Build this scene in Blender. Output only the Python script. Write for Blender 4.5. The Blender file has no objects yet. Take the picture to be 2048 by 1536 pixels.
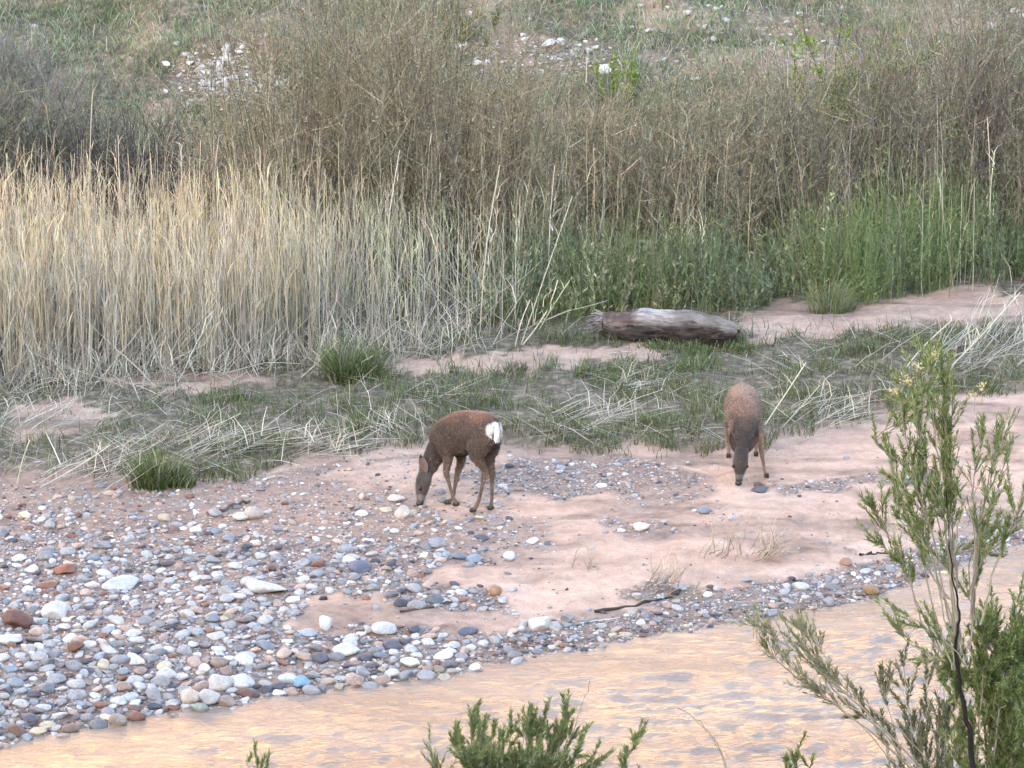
import bpy, bmesh, math
import numpy as np
from mathutils import Vector

# ------------------------------------------------------------------ camera, world, sun, exposure
SC = bpy.context.scene
COL = SC.collection
R = math.radians
CAM_H, PITCH, FPX = 9.5, 13.5, 7500.0          # photo pixels (2048 wide)
cam = bpy.data.cameras.new('camera'); cam_ob = bpy.data.objects.new('camera', cam); COL.objects.link(cam_ob)
cam_ob.location = (0, 0, CAM_H); cam_ob.rotation_euler = (R(90 - PITCH), 0, 0)
cam.sensor_width = 36; cam.lens = FPX / 2048 * 36; cam.clip_start = 0.5; cam.clip_end = 3000
SC.camera = cam_ob

SUN_EL, SUN_AZ = 13.0, 200.0                     # degrees; azimuth clockwise from +Y (behind the camera, to its left)
world = bpy.data.worlds.new('World'); SC.world = world; world.use_nodes = True
wn = world.node_tree; wn.nodes.clear()
sky = wn.nodes.new('ShaderNodeTexSky'); sky.sky_type = 'NISHITA'; sky.sun_disc = False
sky.sun_elevation = R(SUN_EL); sky.sun_rotation = R(SUN_AZ); sky.dust_density = 1.9; sky.ozone_density = 0.9; sky.air_density = 1.0
bg = wn.nodes.new('ShaderNodeBackground'); bg.inputs['Strength'].default_value = 0.15
wo = wn.nodes.new('ShaderNodeOutputWorld')
wn.links.new(sky.outputs[0], bg.inputs[0]); wn.links.new(bg.outputs[0], wo.inputs[0])
sun = bpy.data.lights.new('sun', 'SUN'); sun.energy = 5.0; sun.angle = R(0.5); sun.color = (1.0, 0.86, 0.68)
sun_ob = bpy.data.objects.new('sun', sun); COL.objects.link(sun_ob)
sdir = Vector((math.sin(R(SUN_AZ)) * math.cos(R(SUN_EL)), math.cos(R(SUN_AZ)) * math.cos(R(SUN_EL)), math.sin(R(SUN_EL))))
sun_ob.rotation_euler = (-sdir).to_track_quat('-Z', 'Y').to_euler(); sun_ob.location = (0, -40, 120)
SC.view_settings.view_transform = 'Standard'; SC.view_settings.look = 'None'
SC.view_settings.gamma = 1.0; SC.view_settings.exposure = 3.05; SC.view_settings.use_curve_mapping = False
SC.cycles.use_denoising = True
SC.cycles.max_bounces = 6; SC.cycles.diffuse_bounces = 3; SC.cycles.transparent_max_bounces = 4

# ------------------------------------------------------------------ numpy helpers
rng = np.random.default_rng(11)
def vnoise(x, y, seed=0):
    x = np.asarray(x, float); y = np.asarray(y, float)
    xi = np.floor(x).astype(np.int64); yi = np.floor(y).astype(np.int64)
    fx = x - xi; fy = y - yi; fx = fx*fx*(3-2*fx); fy = fy*fy*(3-2*fy)
    def h(a, b):
        n = (a * 374761393 + b * 668265263 + seed * 974711) & 0x7fffffff
        n = ((n ^ (n >> 13)) * 1274126177) & 0x7fffffff
        return ((n ^ (n >> 16)) & 0xffff) / 65535.0
    return (h(xi, yi)*(1-fx) + h(xi+1, yi)*fx)*(1-fy) + (h(xi, yi+1)*(1-fx) + h(xi+1, yi+1)*fx)*fy
def fbm(x, y, seed=0, o=3):
    s = 0; a = 0.5
    for k in range(o):
        s = s + a*vnoise(np.asarray(x)*2**k, np.asarray(y)*2**k, seed+k*17); a *= .5
    return s / (1 - .5**o)
def sstep(a, b, x):
    t = np.clip((np.asarray(x, float)-a)/(b-a), 0, 1); return t*t*(3-2*t)
CP, SP = math.cos(R(PITCH)), math.sin(R(PITCH))
def ray(px, py):
    u = (np.asarray(px, float)-1024)/FPX; v = -(np.asarray(py, float)-768)/FPX
    return u, CP + v*SP, -SP + v*CP               # world direction (x, y, z)
def at_depth(px, py, Y):                          # the point seen at that pixel at world depth Y
    dx, dy, dz = ray(px, py); t = Y/dy
    return np.array([dx*t, Y + 0*t, CAM_H + dz*t])
def at_z(px, py, z):
    dx, dy, dz = ray(px, py); t = (z-CAM_H)/dz
    return dx*t, dy*t
def to_px(x, y, z):
    zz = z-CAM_H; fwd = y*CP - zz*SP; up = y*SP + zz*CP
    return 1024 + FPX*x/fwd, 768 - FPX*up/fwd

# ------------------------------------------------------------------ the lie of the land
WL = -0.06
_sh = [(-500,1560),(0,1492),(100,1467),(230,1442),(400,1412),(600,1388),(700,1370),(900,1347),(1010,1322),(1100,1303),(1200,1292),
       (1300,1272),(1450,1247),(1550,1232),(1650,1212),(1750,1192),(1830,1165),(1900,1135),(2048,1090),(2500,960)]
SHX, SHY = at_z([p[0] for p in _sh], [p[1] for p in _sh], WL)
_ve = [(-600,985),(0,965),(250,958),(450,965),(600,935),(700,915),(800,902),(1000,900),(1200,915),(1400,912),(1540,892),(1700,852),(1900,803),(2048,786),(2600,730)]
VEX, VEY = at_z([p[0] for p in _ve], [p[1] for p in _ve], 0.05)
def yshore(x): return np.interp(x, SHX, SHY) + 0.16*(fbm(np.asarray(x)*1.3, 0.5, 3)-.5) + .08*(vnoise(np.asarray(x)*4, 0.5, 9)-.5)
def yveg(x): return np.interp(x, VEX, VEY)
def height(x, y):
    x = np.asarray(x, float); y = np.asarray(y, float)
    d = y - yshore(x)
    bar = WL + np.where(d > 0, 0.15*sstep(0, 2.2, d)*1.0 + .02*np.clip(d, 0, 1), np.maximum(.12*d, -.35))
    und = (fbm(x*.55, y*.55, 5)-.5)*.09 + (vnoise(x*2.1, y*2.1, 7)-.5)*.03
    bar = bar + und*sstep(.1, 1.2, d)
    bar = bar - .03*sstep(.72, .86, vnoise(x*5.5, y*4.5, 43))*sstep(.3, 1, d) + .006*np.sin(y*22 + 4*fbm(x*.9, y*.9, 44))*sstep(.45, .7, fbm(x*.5, y*.8, 45))*sstep(.4, 1, d)
    v = y - yveg(x)
    bar = bar + .07*sstep(-.1, .5, v) + (fbm(x*1.6, y*1.6, 21)-.5)*.12*sstep(0, 1.5, v)
    yh = 53.2 + 1.2*(vnoise(x*.3, .3, 31)-.5)
    s = np.clip(y-yh, 0, None)
    hill = np.where(s < 24, .27*s*sstep(-.5, 2.5, s), 6.5 + .01*(s-24)) + (fbm(x*.8, y*.8, 33)-.5)*.5*sstep(0, 2, s)
    cut = .42*sstep(.0, .35, y-(55.6+.25*(vnoise(x*.8, .1, 38)-.5)))*sstep(-6.2, -5.2, x)*(1-sstep(-3.6, -2.8, x))   # low eroded bank on the left
    z = bar + hill + cut
    near = np.where(y > 20, (26-y)/6*2.45-.45, 2.0 + (20-y)*.295)
    near = np.where(y < 0, 7.9 - .01*y, near) + (fbm(x*.5, y*.5, 41)-.5)*.3
    return np.where(y < 26, np.maximum(near, z), z)
HGX0, HGX1, HGY0, HGY1 = -16.0, 16.0, 26.0, 92.0
_hx = np.linspace(HGX0, HGX1, 534); _hy = np.concatenate([np.linspace(26, 46, 334), np.linspace(46, 92, 461)[1:]])
_HG = height(*np.meshgrid(_hx, _hy))
def hfast(x, y):
    u = np.clip((np.asarray(x, float)-HGX0)/(HGX1-HGX0)*533, 0, 532.999); y = np.asarray(y, float)
    v = np.clip(np.where(y < 46, (y-26)/20*333, 333+(y-46)/46*460), 0, 792.999); i = u.astype(int); j = v.astype(int); fu = u-i; fv = v-j
    return (_HG[j, i]*(1-fu)+_HG[j, i+1]*fu)*(1-fv) + (_HG[j+1, i]*(1-fu)+_HG[j+1, i+1]*fu)*fv
def ground(px, py):                              # where the ray through a photo pixel meets the land
    px = np.atleast_1d(np.asarray(px, float)); py = np.atleast_1d(np.asarray(py, float))
    dx, dy, dz = ray(px, py)
    lo = np.full(px.shape, 26.2); hi = np.full(px.shape, 90.0); found = np.zeros(px.shape, bool); prev = lo.copy()
    for Y in np.linspace(26.4, 80, 180):
        t = Y/dy; below = (CAM_H + dz*t) < hfast(dx*t, Y)
        new = below & ~found; hi[new] = Y; lo[new] = prev[new]; found |= below; prev[:] = Y
    for _ in range(14):
        m = (lo+hi)/2; t = m/dy; b = (CAM_H + dz*t) < hfast(dx*t, m)
        hi = np.where(b, m, hi); lo = np.where(b, lo, m)
    t = hi/dy; x = dx*t
    return np.stack([x, hi, hfast(x, hi)], 1)
def G(px, py): return ground(px, py)[0]

# ------------------------------------------------------------------ mesh building
class Geo:
    def __init__(s): s.v = []; s.c = []; s.q = []; s.t = []; s.n = 0
    def add(s, v, c, quads=None, tris=None):
        if quads is not None and len(quads): s.q.append(np.asarray(quads, np.int64)+s.n)
        if tris is not None and len(tris): s.t.append(np.asarray(tris, np.int64)+s.n)
        s.v.append(np.asarray(v, np.float32).reshape(-1, 3)); s.c.append(np.asarray(c, np.float32).reshape(-1, 3)); s.n += len(s.v[-1])
    def mesh(s, name, smooth=False):
        v = np.concatenate(s.v); c = np.concatenate(s.c)
        q = np.concatenate(s.q) if s.q else np.zeros((0, 4), np.int64)
        t = np.concatenate(s.t) if s.t else np.zeros((0, 3), np.int64)
        me = bpy.data.meshes.new(name)
        me.vertices.add(len(v)); me.vertices.foreach_set('co', v.ravel())
        nl = q.size + t.size; me.loops.add(nl)
        me.loops.foreach_set('vertex_index', np.concatenate([q.ravel(), t.ravel()]).astype(np.int32))
        npoly = len(q)+len(t); me.polygons.add(npoly)
        st = np.concatenate([np.arange(len(q))*4, q.size + np.arange(len(t))*3]).astype(np.int32)
        me.polygons.foreach_set('loop_start', st)
        if smooth: me.polygons.foreach_set('use_smooth', np.ones(npoly, bool))
        a = me.color_attributes.new('Col', 'FLOAT_COLOR', 'POINT')
        a.data.foreach_set('color', np.concatenate([c, np.ones((len(c), 1), np.float32)], 1).ravel())
        me.update(calc_edges=True); me.validate()
        return me
def add_tubes(g, pts, rad, col, sides=3):
    """pts (N,S,3), rad (N,S), col (N,S,3)"""
    N, S, _ = pts.shape
    tan = np.gradient(pts, axis=1); tan /= np.linalg.norm(tan, axis=2, keepdims=True)+1e-9
    ref = np.where(np.abs(tan[..., 2:3]) > .9, np.array([1., .2, 0]), np.array([.1, .2, 1.]))
    u = np.cross(tan, ref); u /= np.linalg.norm(u, axis=2, keepdims=True)+1e-9
    w = np.cross(tan, u)
    ang = np.arange(sides)*2*np.pi/sides
    ring = pts[:, :, None] + rad[:, :, None, None]*(np.cos(ang)[:, None]*u[:, :, None] + np.sin(ang)[:, None]*w[:, :, None])
    idx = np.arange(N*S*sides).reshape(N, S, sides); nx = np.roll(idx, -1, 2)
    q = np.stack([idx[:, :-1], nx[:, :-1], nx[:, 1:], idx[:, 1:]], -1).reshape(-1, 4)
    g.add(ring.reshape(-1, 3), np.repeat(col.reshape(-1, 3), sides, 0), q)
def add_ribbons(g, pts, wid, side, col):
    """pts (N,S,3), wid (N,S), side (N,3) unit, col (N,S,3)"""
    N, S, _ = pts.shape
    v = np.stack([pts - side[:, None]*wid[..., None]/2, pts + side[:, None]*wid[..., None]/2], 2)
    idx = np.arange(N*S*2).reshape(N, S, 2)
    q = np.stack([idx[:, :-1, 0], idx[:, :-1, 1], idx[:, 1:, 1], idx[:, 1:, 0]], -1).reshape(-1, 4)
    g.add(v.reshape(-1, 3), np.repeat(col.reshape(-1, 3), 2, 0), q)
def curves(base, length, az, tilt, bend, S):
    """arching strands: tilt from vertical at the foot, growing by bend towards the tip"""
    N = len(base); f = np.linspace(0, 1, S); th = tilt[:, None] + bend[:, None]*f[None]
    step = length[:, None]/(S-1)
    dz = np.cos(th)*step; dr = np.sin(th)*step
    z = np.concatenate([np.zeros((N, 1)), np.cumsum(dz[:, :-1], 1)], 1); r = np.concatenate([np.zeros((N, 1)), np.cumsum(dr[:, :-1], 1)], 1)
    return base[:, None] + np.stack([r*np.cos(az)[:, None], r*np.sin(az)[:, None], z], -1)
def lerp_col(a, b, S):
    f = np.linspace(0, 1, S)[None, :, None]; return a[:, None]*(1-f) + b[:, None]*f
def blades(g, base, length, width, az, tilt, bend, c0, c1, S=3):
    N = len(base); p = curves(base, length, az, tilt, bend, S)
    sa = rng.uniform(0, 2*np.pi, N); side = np.stack([np.cos(sa), np.sin(sa), rng.uniform(-.3, .3, N)], 1)
    side /= np.linalg.norm(side, axis=1, keepdims=True)
    taper = np.linspace(1, .25, S)[None]*np.ones((N, 1)); taper[:, 0] = .8
    add_ribbons(g, p, width[:, None]*taper, side, lerp_col(c0, c1, S))
def leaves(g, pos, dirv, length, width, col):
    """leaf = a bent diamond of 2 triangles"""
    N = len(pos); d = dirv/(np.linalg.norm(dirv, axis=1, keepdims=True)+1e-9)
    r = rng.normal(size=(N, 3)); s = np.cross(d, r); s /= np.linalg.norm(s, axis=1, keepdims=True)+1e-9
    n = np.cross(d, s)
    mid = pos + d*length[:, None]*.45
    v = np.stack([pos, mid + s*width[:, None]/2, pos + d*length[:, None] - n*length[:, None]*.15, mid - s*width[:, None]/2], 1)
    i = np.arange(N)[:, None]*4
    t = np.concatenate([i+np.array([[0, 1, 2]]), i+np.array([[0, 2, 3]])])
    g.add(v.reshape(-1, 3), np.repeat(col, 4, 0), None, t)
def pick(palette, n, jit=.12):
    p = np.array(palette, float)
    c = p[rng.integers(0, len(p), n)] if len(p) else p
    return np.clip(c*(1+rng.normal(0, jit, (n, 1)))*(1+rng.normal(0, jit*.3, (n, 3))), 0.005, .95)

# ------------------------------------------------------------------ materials
def new_mat(name):
    m = bpy.data.materials.new(name); m.use_nodes = True; nt = m.node_tree; nt.nodes.clear()
    return m, nt, nt.nodes.new('ShaderNodeOutputMaterial')
def N_(nt, t, **kw):
    n = nt.nodes.new(t)
    for k, v in kw.items(): setattr(n, k, v)
    return n
def plant_mat(name, trans=.3, rough=.75):
    m, nt, out = new_mat(name)
    a = N_(nt, 'ShaderNodeAttribute', attribute_name='Col')
    p = N_(nt, 'ShaderNodeBsdfPrincipled'); p.inputs['Roughness'].default_value = rough; p.inputs['Specular IOR Level'].default_value = .2
    nt.links.new(a.outputs['Color'], p.inputs['Base Color'])
    if trans:
        t = N_(nt, 'ShaderNodeBsdfTranslucent'); mx = N_(nt, 'ShaderNodeMixShader'); mx.inputs[0].default_value = trans
        nt.links.new(a.outputs['Color'], t.inputs['Color']); nt.links.new(p.outputs[0], mx.inputs[1]); nt.links.new(t.outputs[0], mx.inputs[2])
        nt.links.new(mx.outputs[0], out.inputs[0])
    else: nt.links.new(p.outputs[0], out.inputs[0])
    return m
M_LEAF = plant_mat('leaf', .38, .6)
M_STRAW = plant_mat('straw', .18, .8)
M_STEM = plant_mat('stem', 0, .85)
def ramp(nt, stops):
    r = N_(nt, 'ShaderNodeValToRGB'); e = r.color_ramp.elements
    while len(e) < len(stops): e.new(.5)
    for k, (p, c) in enumerate(stops): e[k].position = p; e[k].color = (*c, 1)
    return r
def mixc(nt, fac, a, b, blend='MIX'):
    m = N_(nt, 'ShaderNodeMix', data_type='RGBA', blend_type=blend)
    for sock, val in ((m.inputs['Factor'], fac), (m.inputs['A'], a), (m.inputs['B'], b)):
        if hasattr(val, 'is_linked'): nt.links.new(val, sock)
        elif isinstance(val, (int, float)): sock.default_value = val
        else: sock.default_value = (*val, 1)
    return m.outputs['Result']
def noise(nt, scale, detail=4, rough=.55, vec=None, dist=0):
    n = N_(nt, 'ShaderNodeTexNoise'); n.inputs['Scale'].default_value = scale; n.inputs['Detail'].default_value = detail
    n.inputs['Roughness'].default_value = rough; n.inputs['Distortion'].default_value = dist
    if vec is not None: nt.links.new(vec, n.inputs['Vector'])
    return n
def stone_mat(name, obj_color):
    m, nt, out = new_mat(name)
    if obj_color: c = N_(nt, 'ShaderNodeObjectInfo').outputs['Color']
    else: c = N_(nt, 'ShaderNodeAttribute', attribute_name='Col').outputs['Color']
    tc = N_(nt, 'ShaderNodeTexCoord'); geo = N_(nt, 'ShaderNodeNewGeometry')
    n1 = noise(nt, 16, 5, .65, geo.outputs['Position']); n2 = noise(nt, 70, 3, .6, geo.outputs['Position'])
    r1 = ramp(nt, [(.3, (.72, .70, .70)), (.7, (1.12, 1.12, 1.1))])
    nt.links.new(n1.outputs['Fac'], r1.inputs[0])
    c2 = mixc(nt, 1.0, c, r1.outputs['Color'], 'MULTIPLY')
    r2 = ramp(nt, [(.35, (.8, .8, .8)), (.65, (1.1, 1.1, 1.1))]); nt.links.new(n2.outputs['Fac'], r2.inputs[0])
    c3 = mixc(nt, 1.0, c2, r2.outputs['Color'], 'MULTIPLY')
    p = N_(nt, 'ShaderNodeBsdfPrincipled'); nt.links.new(c3, p.inputs['Base Color'])
    p.inputs['Roughness'].default_value = .62; p.inputs['Specular IOR Level'].default_value = .35
    b = N_(nt, 'ShaderNodeBump'); b.inputs['Strength'].default_value = .35; b.inputs['Distance'].default_value = .012
    nt.links.new(n2.outputs['Fac'], b.inputs['Height']); nt.links.new(b.outputs[0], p.inputs['Normal'])
    nt.links.new(p.outputs[0], out.inputs[0])
    return m
M_STONE = stone_mat('river_stone', True); M_GRAVEL = stone_mat('gravel_stone', False)
def ground_mat():
    m, nt, out = new_mat('bank_ground')
    a = N_(nt, 'ShaderNodeAttribute', attribute_name='Col'); sep = N_(nt, 'ShaderNodeSeparateColor'); nt.links.new(a.outputs['Color'], sep.inputs[0])
    geo = N_(nt, 'ShaderNodeNewGeometry'); P = geo.outputs['Position']
    n1 = noise(nt, 1.1, 6, .6, P); n2 = noise(nt, 9, 5, .65, P); n3 = noise(nt, 60, 3, .7, P)
    sand = ramp(nt, [(.25, (.41, .27, .205)), (.5, (.53, .365, .285)), (.75, (.61, .445, .36))]); nt.links.new(n1.outputs['Fac'], sand.inputs[0])
    g2 = ramp(nt, [(.3, (.82, .8, .8)), (.7, (1.1, 1.1, 1.08))]); nt.links.new(n2.outputs['Fac'], g2.inputs[0])
    sand2 = mixc(nt, 1.0, sand.outputs[0], g2.outputs[0], 'MULTIPLY')
    g3 = ramp(nt, [(.35, (.8, .8, .8)), (.65, (1.12, 1.1, 1.08))]); nt.links.new(n3.outputs['Fac'], g3.inputs[0])
    sand3 = mixc(nt, 1.0, sand2, g3.outputs[0], 'MULTIPLY')
    silt_shade = ramp(nt, [(.3, (.12, .082, .066)), (.7, (.30, .21, .168))]); nt.links.new(n2.outputs['Fac'], silt_shade.inputs[0])  # dark silt; also carries the shade painted between closely packed stones
    soil = ramp(nt, [(.3, (.055, .048, .035)), (.5, (.13, .105, .075)), (.72, (.34, .27, .20))]); nt.links.new(n2.outputs['Fac'], soil.inputs[0])
    c = mixc(nt, sep.outputs[2], sand3, silt_shade.outputs[0])
    c = mixc(nt, sep.outputs[1], c, soil.outputs[0])
    p = N_(nt, 'ShaderNodeBsdfPrincipled'); nt.links.new(c, p.inputs['Base Color']); p.inputs['Roughness'].default_value = .85
    p.inputs['Specular IOR Level'].default_value = .2
    b = N_(nt, 'ShaderNodeBump'); b.inputs['Strength'].default_value = .6; b.inputs['Distance'].default_value = .03
    nt.links.new(n2.outputs['Fac'], b.inputs['Height'])
    b2 = N_(nt, 'ShaderNodeBump'); b2.inputs['Strength'].default_value = .5; b2.inputs['Distance'].default_value = .008
    nt.links.new(n3.outputs['Fac'], b2.inputs['Height']); nt.links.new(b.outputs[0], b2.inputs['Normal']); nt.links.new(b2.outputs[0], p.inputs['Normal'])
    nt.links.new(p.outputs[0], out.inputs[0])
    return m
def water_mat():
    m, nt, out = new_mat('silty_water')
    geo = N_(nt, 'ShaderNodeNewGeometry'); mp = N_(nt, 'ShaderNodeMapping'); nt.links.new(geo.outputs['Position'], mp.inputs['Vector'])
    mp.inputs['Scale'].default_value = (.8, 2.6, 1); mp.inputs['Rotation'].default_value = (0, 0, R(-14))
    n0 = noise(nt, .5, 3, .5, mp.outputs[0])
    cr = ramp(nt, [(.3, (.255, .18, .137)), (.7, (.34, .25, .193))]); nt.links.new(n0.outputs['Fac'], cr.inputs[0])
    n1 = noise(nt, 5, 4, .6, mp.outputs[0], .6); n2 = noise(nt, 17, 3, .6, mp.outputs[0], .4)
    b = N_(nt, 'ShaderNodeBump'); b.inputs['Strength'].default_value = .6; b.inputs['Distance'].default_value = .05; nt.links.new(n1.outputs['Fac'], b.inputs['Height'])
    b2 = N_(nt, 'ShaderNodeBump'); b2.inputs['Strength'].default_value = .7; b2.inputs['Distance'].default_value = .02; nt.links.new(n2.outputs['Fac'], b2.inputs['Height'])
    nt.links.new(b.outputs[0], b2.inputs['Normal'])
    p = N_(nt, 'ShaderNodeBsdfPrincipled'); nt.links.new(cr.outputs[0], p.inputs['Base Color'])
    p.inputs['Roughness'].default_value = .13; p.inputs['IOR'].default_value = 1.333; p.inputs['Specular IOR Level'].default_value = .5
    nt.links.new(b2.outputs[0], p.inputs['Normal']); nt.links.new(p.outputs[0], out.inputs[0])
    return m
def rock_mat(name, stops, scale=.03):
    m, nt, out = new_mat(name)
    geo = N_(nt, 'ShaderNodeNewGeometry'); mp = N_(nt, 'ShaderNodeMapping'); nt.links.new(geo.outputs['Position'], mp.inputs['Vector'])
    mp.inputs['Scale'].default_value = (1, 1, 2.5)
    n = noise(nt, scale, 6, .6, mp.outputs[0]); r = ramp(nt, stops); nt.links.new(n.outputs['Fac'], r.inputs[0])
    p = N_(nt, 'ShaderNodeBsdfPrincipled'); p.inputs['Roughness'].default_value = .9; nt.links.new(r.outputs[0], p.inputs['Base Color'])
    b = N_(nt, 'ShaderNodeBump'); b.inputs['Distance'].default_value = 2; nt.links.new(n.outputs['Fac'], b.inputs['Height']); nt.links.new(b.outputs[0], p.inputs['Normal'])
    nt.links.new(p.outputs[0], out.inputs[0]); return m

def link(name, me, mat, parent=None):
    o = bpy.data.objects.new(name, me); COL.objects.link(o)
    if mat and len(me.materials) == 0: me.materials.append(mat)
    if parent: o.parent = parent
    return o
def tag(o, label=None, cat=None, group=None, kind=None):
    if label: o['label'] = label
    if cat: o['category'] = cat
    if group: o['group'] = group
    if kind: o['kind'] = kind
    return o
def root(name, loc, label, cat, group=None):
    o = bpy.data.objects.new(name, None); COL.objects.link(o); o.location = [float(a) for a in loc]; o.empty_display_size = .1
    return tag(o, label, cat, group)
def child(name, geo, mat, par, smooth=False):      # world-space geometry hung under a root Empty
    me = geo.mesh(name, smooth); L = np.array(par.location, np.float32)
    co = np.empty(len(me.vertices)*3, np.float32); me.vertices.foreach_get('co', co); co = co.reshape(-1, 3) - L
    me.vertices.foreach_set('co', co.ravel()); me.update()
    return link(name, me, mat, par)

# ------------------------------------------------------------------ where stones and sand lie (photo pixels, read once on the ground)
def in_poly(px, py, poly):
    px = np.asarray(px, float); py = np.asarray(py, float); ins = np.zeros(px.shape, bool); n = len(poly)
    for i in range(n):
        x0, y0 = poly[i]; x1, y1 = poly[(i+1) % n]
        c = ((y0 > py) != (y1 > py)) & (px < (x1-x0)*(py-y0)/((y1-y0)+1e-9)+x0); ins ^= c
    return ins
SAND_POLY = [[(560,1255),(640,1192),(740,1190),(840,1222),(990,1222),(1060,1240),(1040,1262),(990,1285),(860,1262),(780,1250),(700,1262),(640,1266)],
             [(850,1168),(870,1128),(1020,1122),(1150,1122),(1240,1135),(1420,1120),(1500,1130),(1460,1170),(1330,1195),(1200,1210),(1010,1210),(985,1170)],
             [(1060,1050),(1180,1035),(1400,1030),(1750,1000),(2048,990),(2300,980),(2300,1100),(1800,1110),(1640,1125),(1500,1135),(1300,1120),(1100,1110),(1030,1085)],
             [(1540,985),(1400,1000),(1450,1020),(1800,1010),(2048,960),(2400,900),(2400,780),(2048,795),(1900,812),(1700,860),(1560,900),(1530,950)],
             [(690,925),(900,910),(940,985),(990,1020),(1060,1040),(900,1040),(860,1000),(780,985),(640,960)]]
def stone_density(px, py):
    px = np.asarray(px, float); py = np.asarray(py, float)
    wx = px + 26*(vnoise(px/45, py/24, 71)-.5)*2; wy = py + 12*(vnoise(px/45, py/24, 72)-.5)*2
    ysh = np.interp(px, [p[0] for p in _sh], [p[1] for p in _sh])
    top = np.interp(px, [p[0] for p in _ve], [p[1] for p in _ve])
    d = np.full(px.shape, .05)
    left = (1-sstep(880, 1120, wx))
    d = np.maximum(d, left*(.50 + .45*sstep(1030, 1130, wy + 0.10*(500-wx))))
    for k, p in enumerate(SAND_POLY):
        ins = in_poly(wx, wy, p); d = np.where(ins, [.025, .035, .035, .02, .25][k], d)
    strip = np.interp(px, [0, 600, 1000, 1300, 1550, 1800, 2048], [130, 125, 65, 60, 85, 75, 70])
    dd = ysh - wy
    d = np.where((dd > -6) & (dd < strip), np.maximum(d, .95*(1-sstep(.75, 1, dd/strip))), d)
    def ell(cx, cy, rx, ry, v):
        nonlocal d
        e = ((wx-cx)/rx)**2 + ((wy-cy)/ry)**2; d = np.maximum(d, v*(1-sstep(.6, 1.1, e)))
    ell(1150, 955, 260, 42, 1.0); ell(1330, 985, 120, 30, .45); ell(1590, 972, 110, 12, .8); ell(1800, 962, 160, 10, .6); ell(1270, 1056, 90, 18, .6)
    ell(870, 1195, 130, 20, .75); ell(1330, 1185, 120, 26, .55); ell(1990, 1050, 90, 40, .45); ell(1010, 1060, 120, 40, .45); ell(1450, 1040, 60, 14, .3)
    d = np.where(wy < top+4, d*.15, d)
    d = np.where(in_poly(wx, wy, [(400,1395),(480,1340),(640,1320),(760,1335),(640,1352),(520,1365)]), d*.6, d)
    return np.where(wy > ysh+8, 0, d)

# ------------------------------------------------------------------ ground, water, far cliff, unseen shading wall
def axis(segs):
    out = [segs[0][0]]
    for a, b, st in segs: out += list(np.linspace(a, b, max(1, int(round((b-a)/st)))+1)[1:])
    return np.array(out)
xs = axis([(-420, -60, 40), (-60, -13, 2.4), (-13, 13, .1), (13, 60, 2.4), (60, 420, 40)])
ys = axis([(-170, -20, 15), (-20, 24, 1.1), (24, 27, .3), (27, 44, .08), (44, 62, .18), (62, 90, 2), (90, 420, 30)])
XX, YY = np.meshgrid(xs, ys); ZZ = height(XX, YY)
PX, PY = to_px(XX, np.maximum(YY, 20), ZZ)
dens = np.where((YY > 27) & (YY < 46) & (np.abs(XX) < 13), stone_density(PX, PY), .1)
dsh = YY - yshore(XX); veg = sstep(-.15, .35, YY - yveg(XX) + .5*(fbm(XX*1.7, YY*1.7, 51)-.5))
sandy = np.zeros_like(veg)                        # bare sand among the plants
for poly in ([(1470,655),(1560,600),(1700,612),(1900,575),(2060,590),(2060,640),(1850,655),(1650,665),(1500,690)], [(740,742),(820,712),(1000,705),(1180,690),(1320,690),(1330,715),(1150,735),(1000,748),(860,750)],
             [(180,745),(330,738),(520,742),(560,765),(400,778),(200,765)], [(0,830),(120,800),(240,830),(150,870),(0,875)]):
    wpx = PX + 110*(fbm(PX/38, PY/16, 81)-.5); wpy = PY + 46*(fbm(PX/38, PY/16, 83)-.5)
    sandy = np.maximum(sandy, in_poly(wpx, wpy, poly)*.85)
veg = veg*(1-sandy)
veg = np.where((YY < 27), .8, veg); veg = np.where(YY > 53, veg*(1-.45*sstep(.45, .6, fbm(XX*.9, YY*1.4, 57))), veg)
silt_shade = np.clip(sstep(.15, .6, dens)*.85 + (1-sstep(.0, .45, dsh))*.7, 0, 1)  # shade put into the colour between dense stones, plus wet silt at the shore
silt_shade = np.maximum(silt_shade, (.6*sstep(.5, .66, fbm(XX*.8, YY*2.2, 61, 4)) + .35*sstep(.55, .7, fbm(XX*3, YY*5, 63, 3)))*(dens < .3))
gg = Geo(); ny, nx = XX.shape; idx = np.arange(nx*ny).reshape(ny, nx)
gg.add(np.stack([XX, YY, ZZ], -1), np.stack([0*veg, veg, silt_shade], -1), np.stack([idx[:-1, :-1], idx[:-1, 1:], idx[1:, 1:], idx[1:, :-1]], -1).reshape(-1, 4))
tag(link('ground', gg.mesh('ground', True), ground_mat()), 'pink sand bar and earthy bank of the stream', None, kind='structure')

wxs = axis([(-120, -9, 6), (-9, 9, .06), (9, 120, 6)]); wys = axis([(19, 26.6, .4), (26.6, 37, .03), (37, 60, 2)])
WX, WY = np.meshgrid(wxs, wys)
def waves(x, y):
    z = 0; r = np.random.default_rng(5)
    wx_ = x + .5*(fbm(x*.6, y*1.2, 91)-.5)*2; wy_ = y + .35*(fbm(x*.6, y*1.2, 92)-.5)*2
    for k in range(20):
        a = R(90 + r.normal(0, 30) - 8); lam = r.uniform(.09, .36); ph = r.uniform(0, 6.3)
        z = z + .0095*lam*np.sin((wx_*math.cos(a)+wy_*math.sin(a))*2*np.pi/lam + ph)
    return z*(.85+.7*fbm(x*.8, y*1.6, 95))
calm = sstep(0, 1.3, yshore(WX)-WY)
WZ = WL + np.where((np.abs(WX) < 9.1), waves(WX, WY)*(.25+.75*calm), 0)
wg = Geo(); ny, nx = WX.shape; idx = np.arange(nx*ny).reshape(ny, nx)
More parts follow.
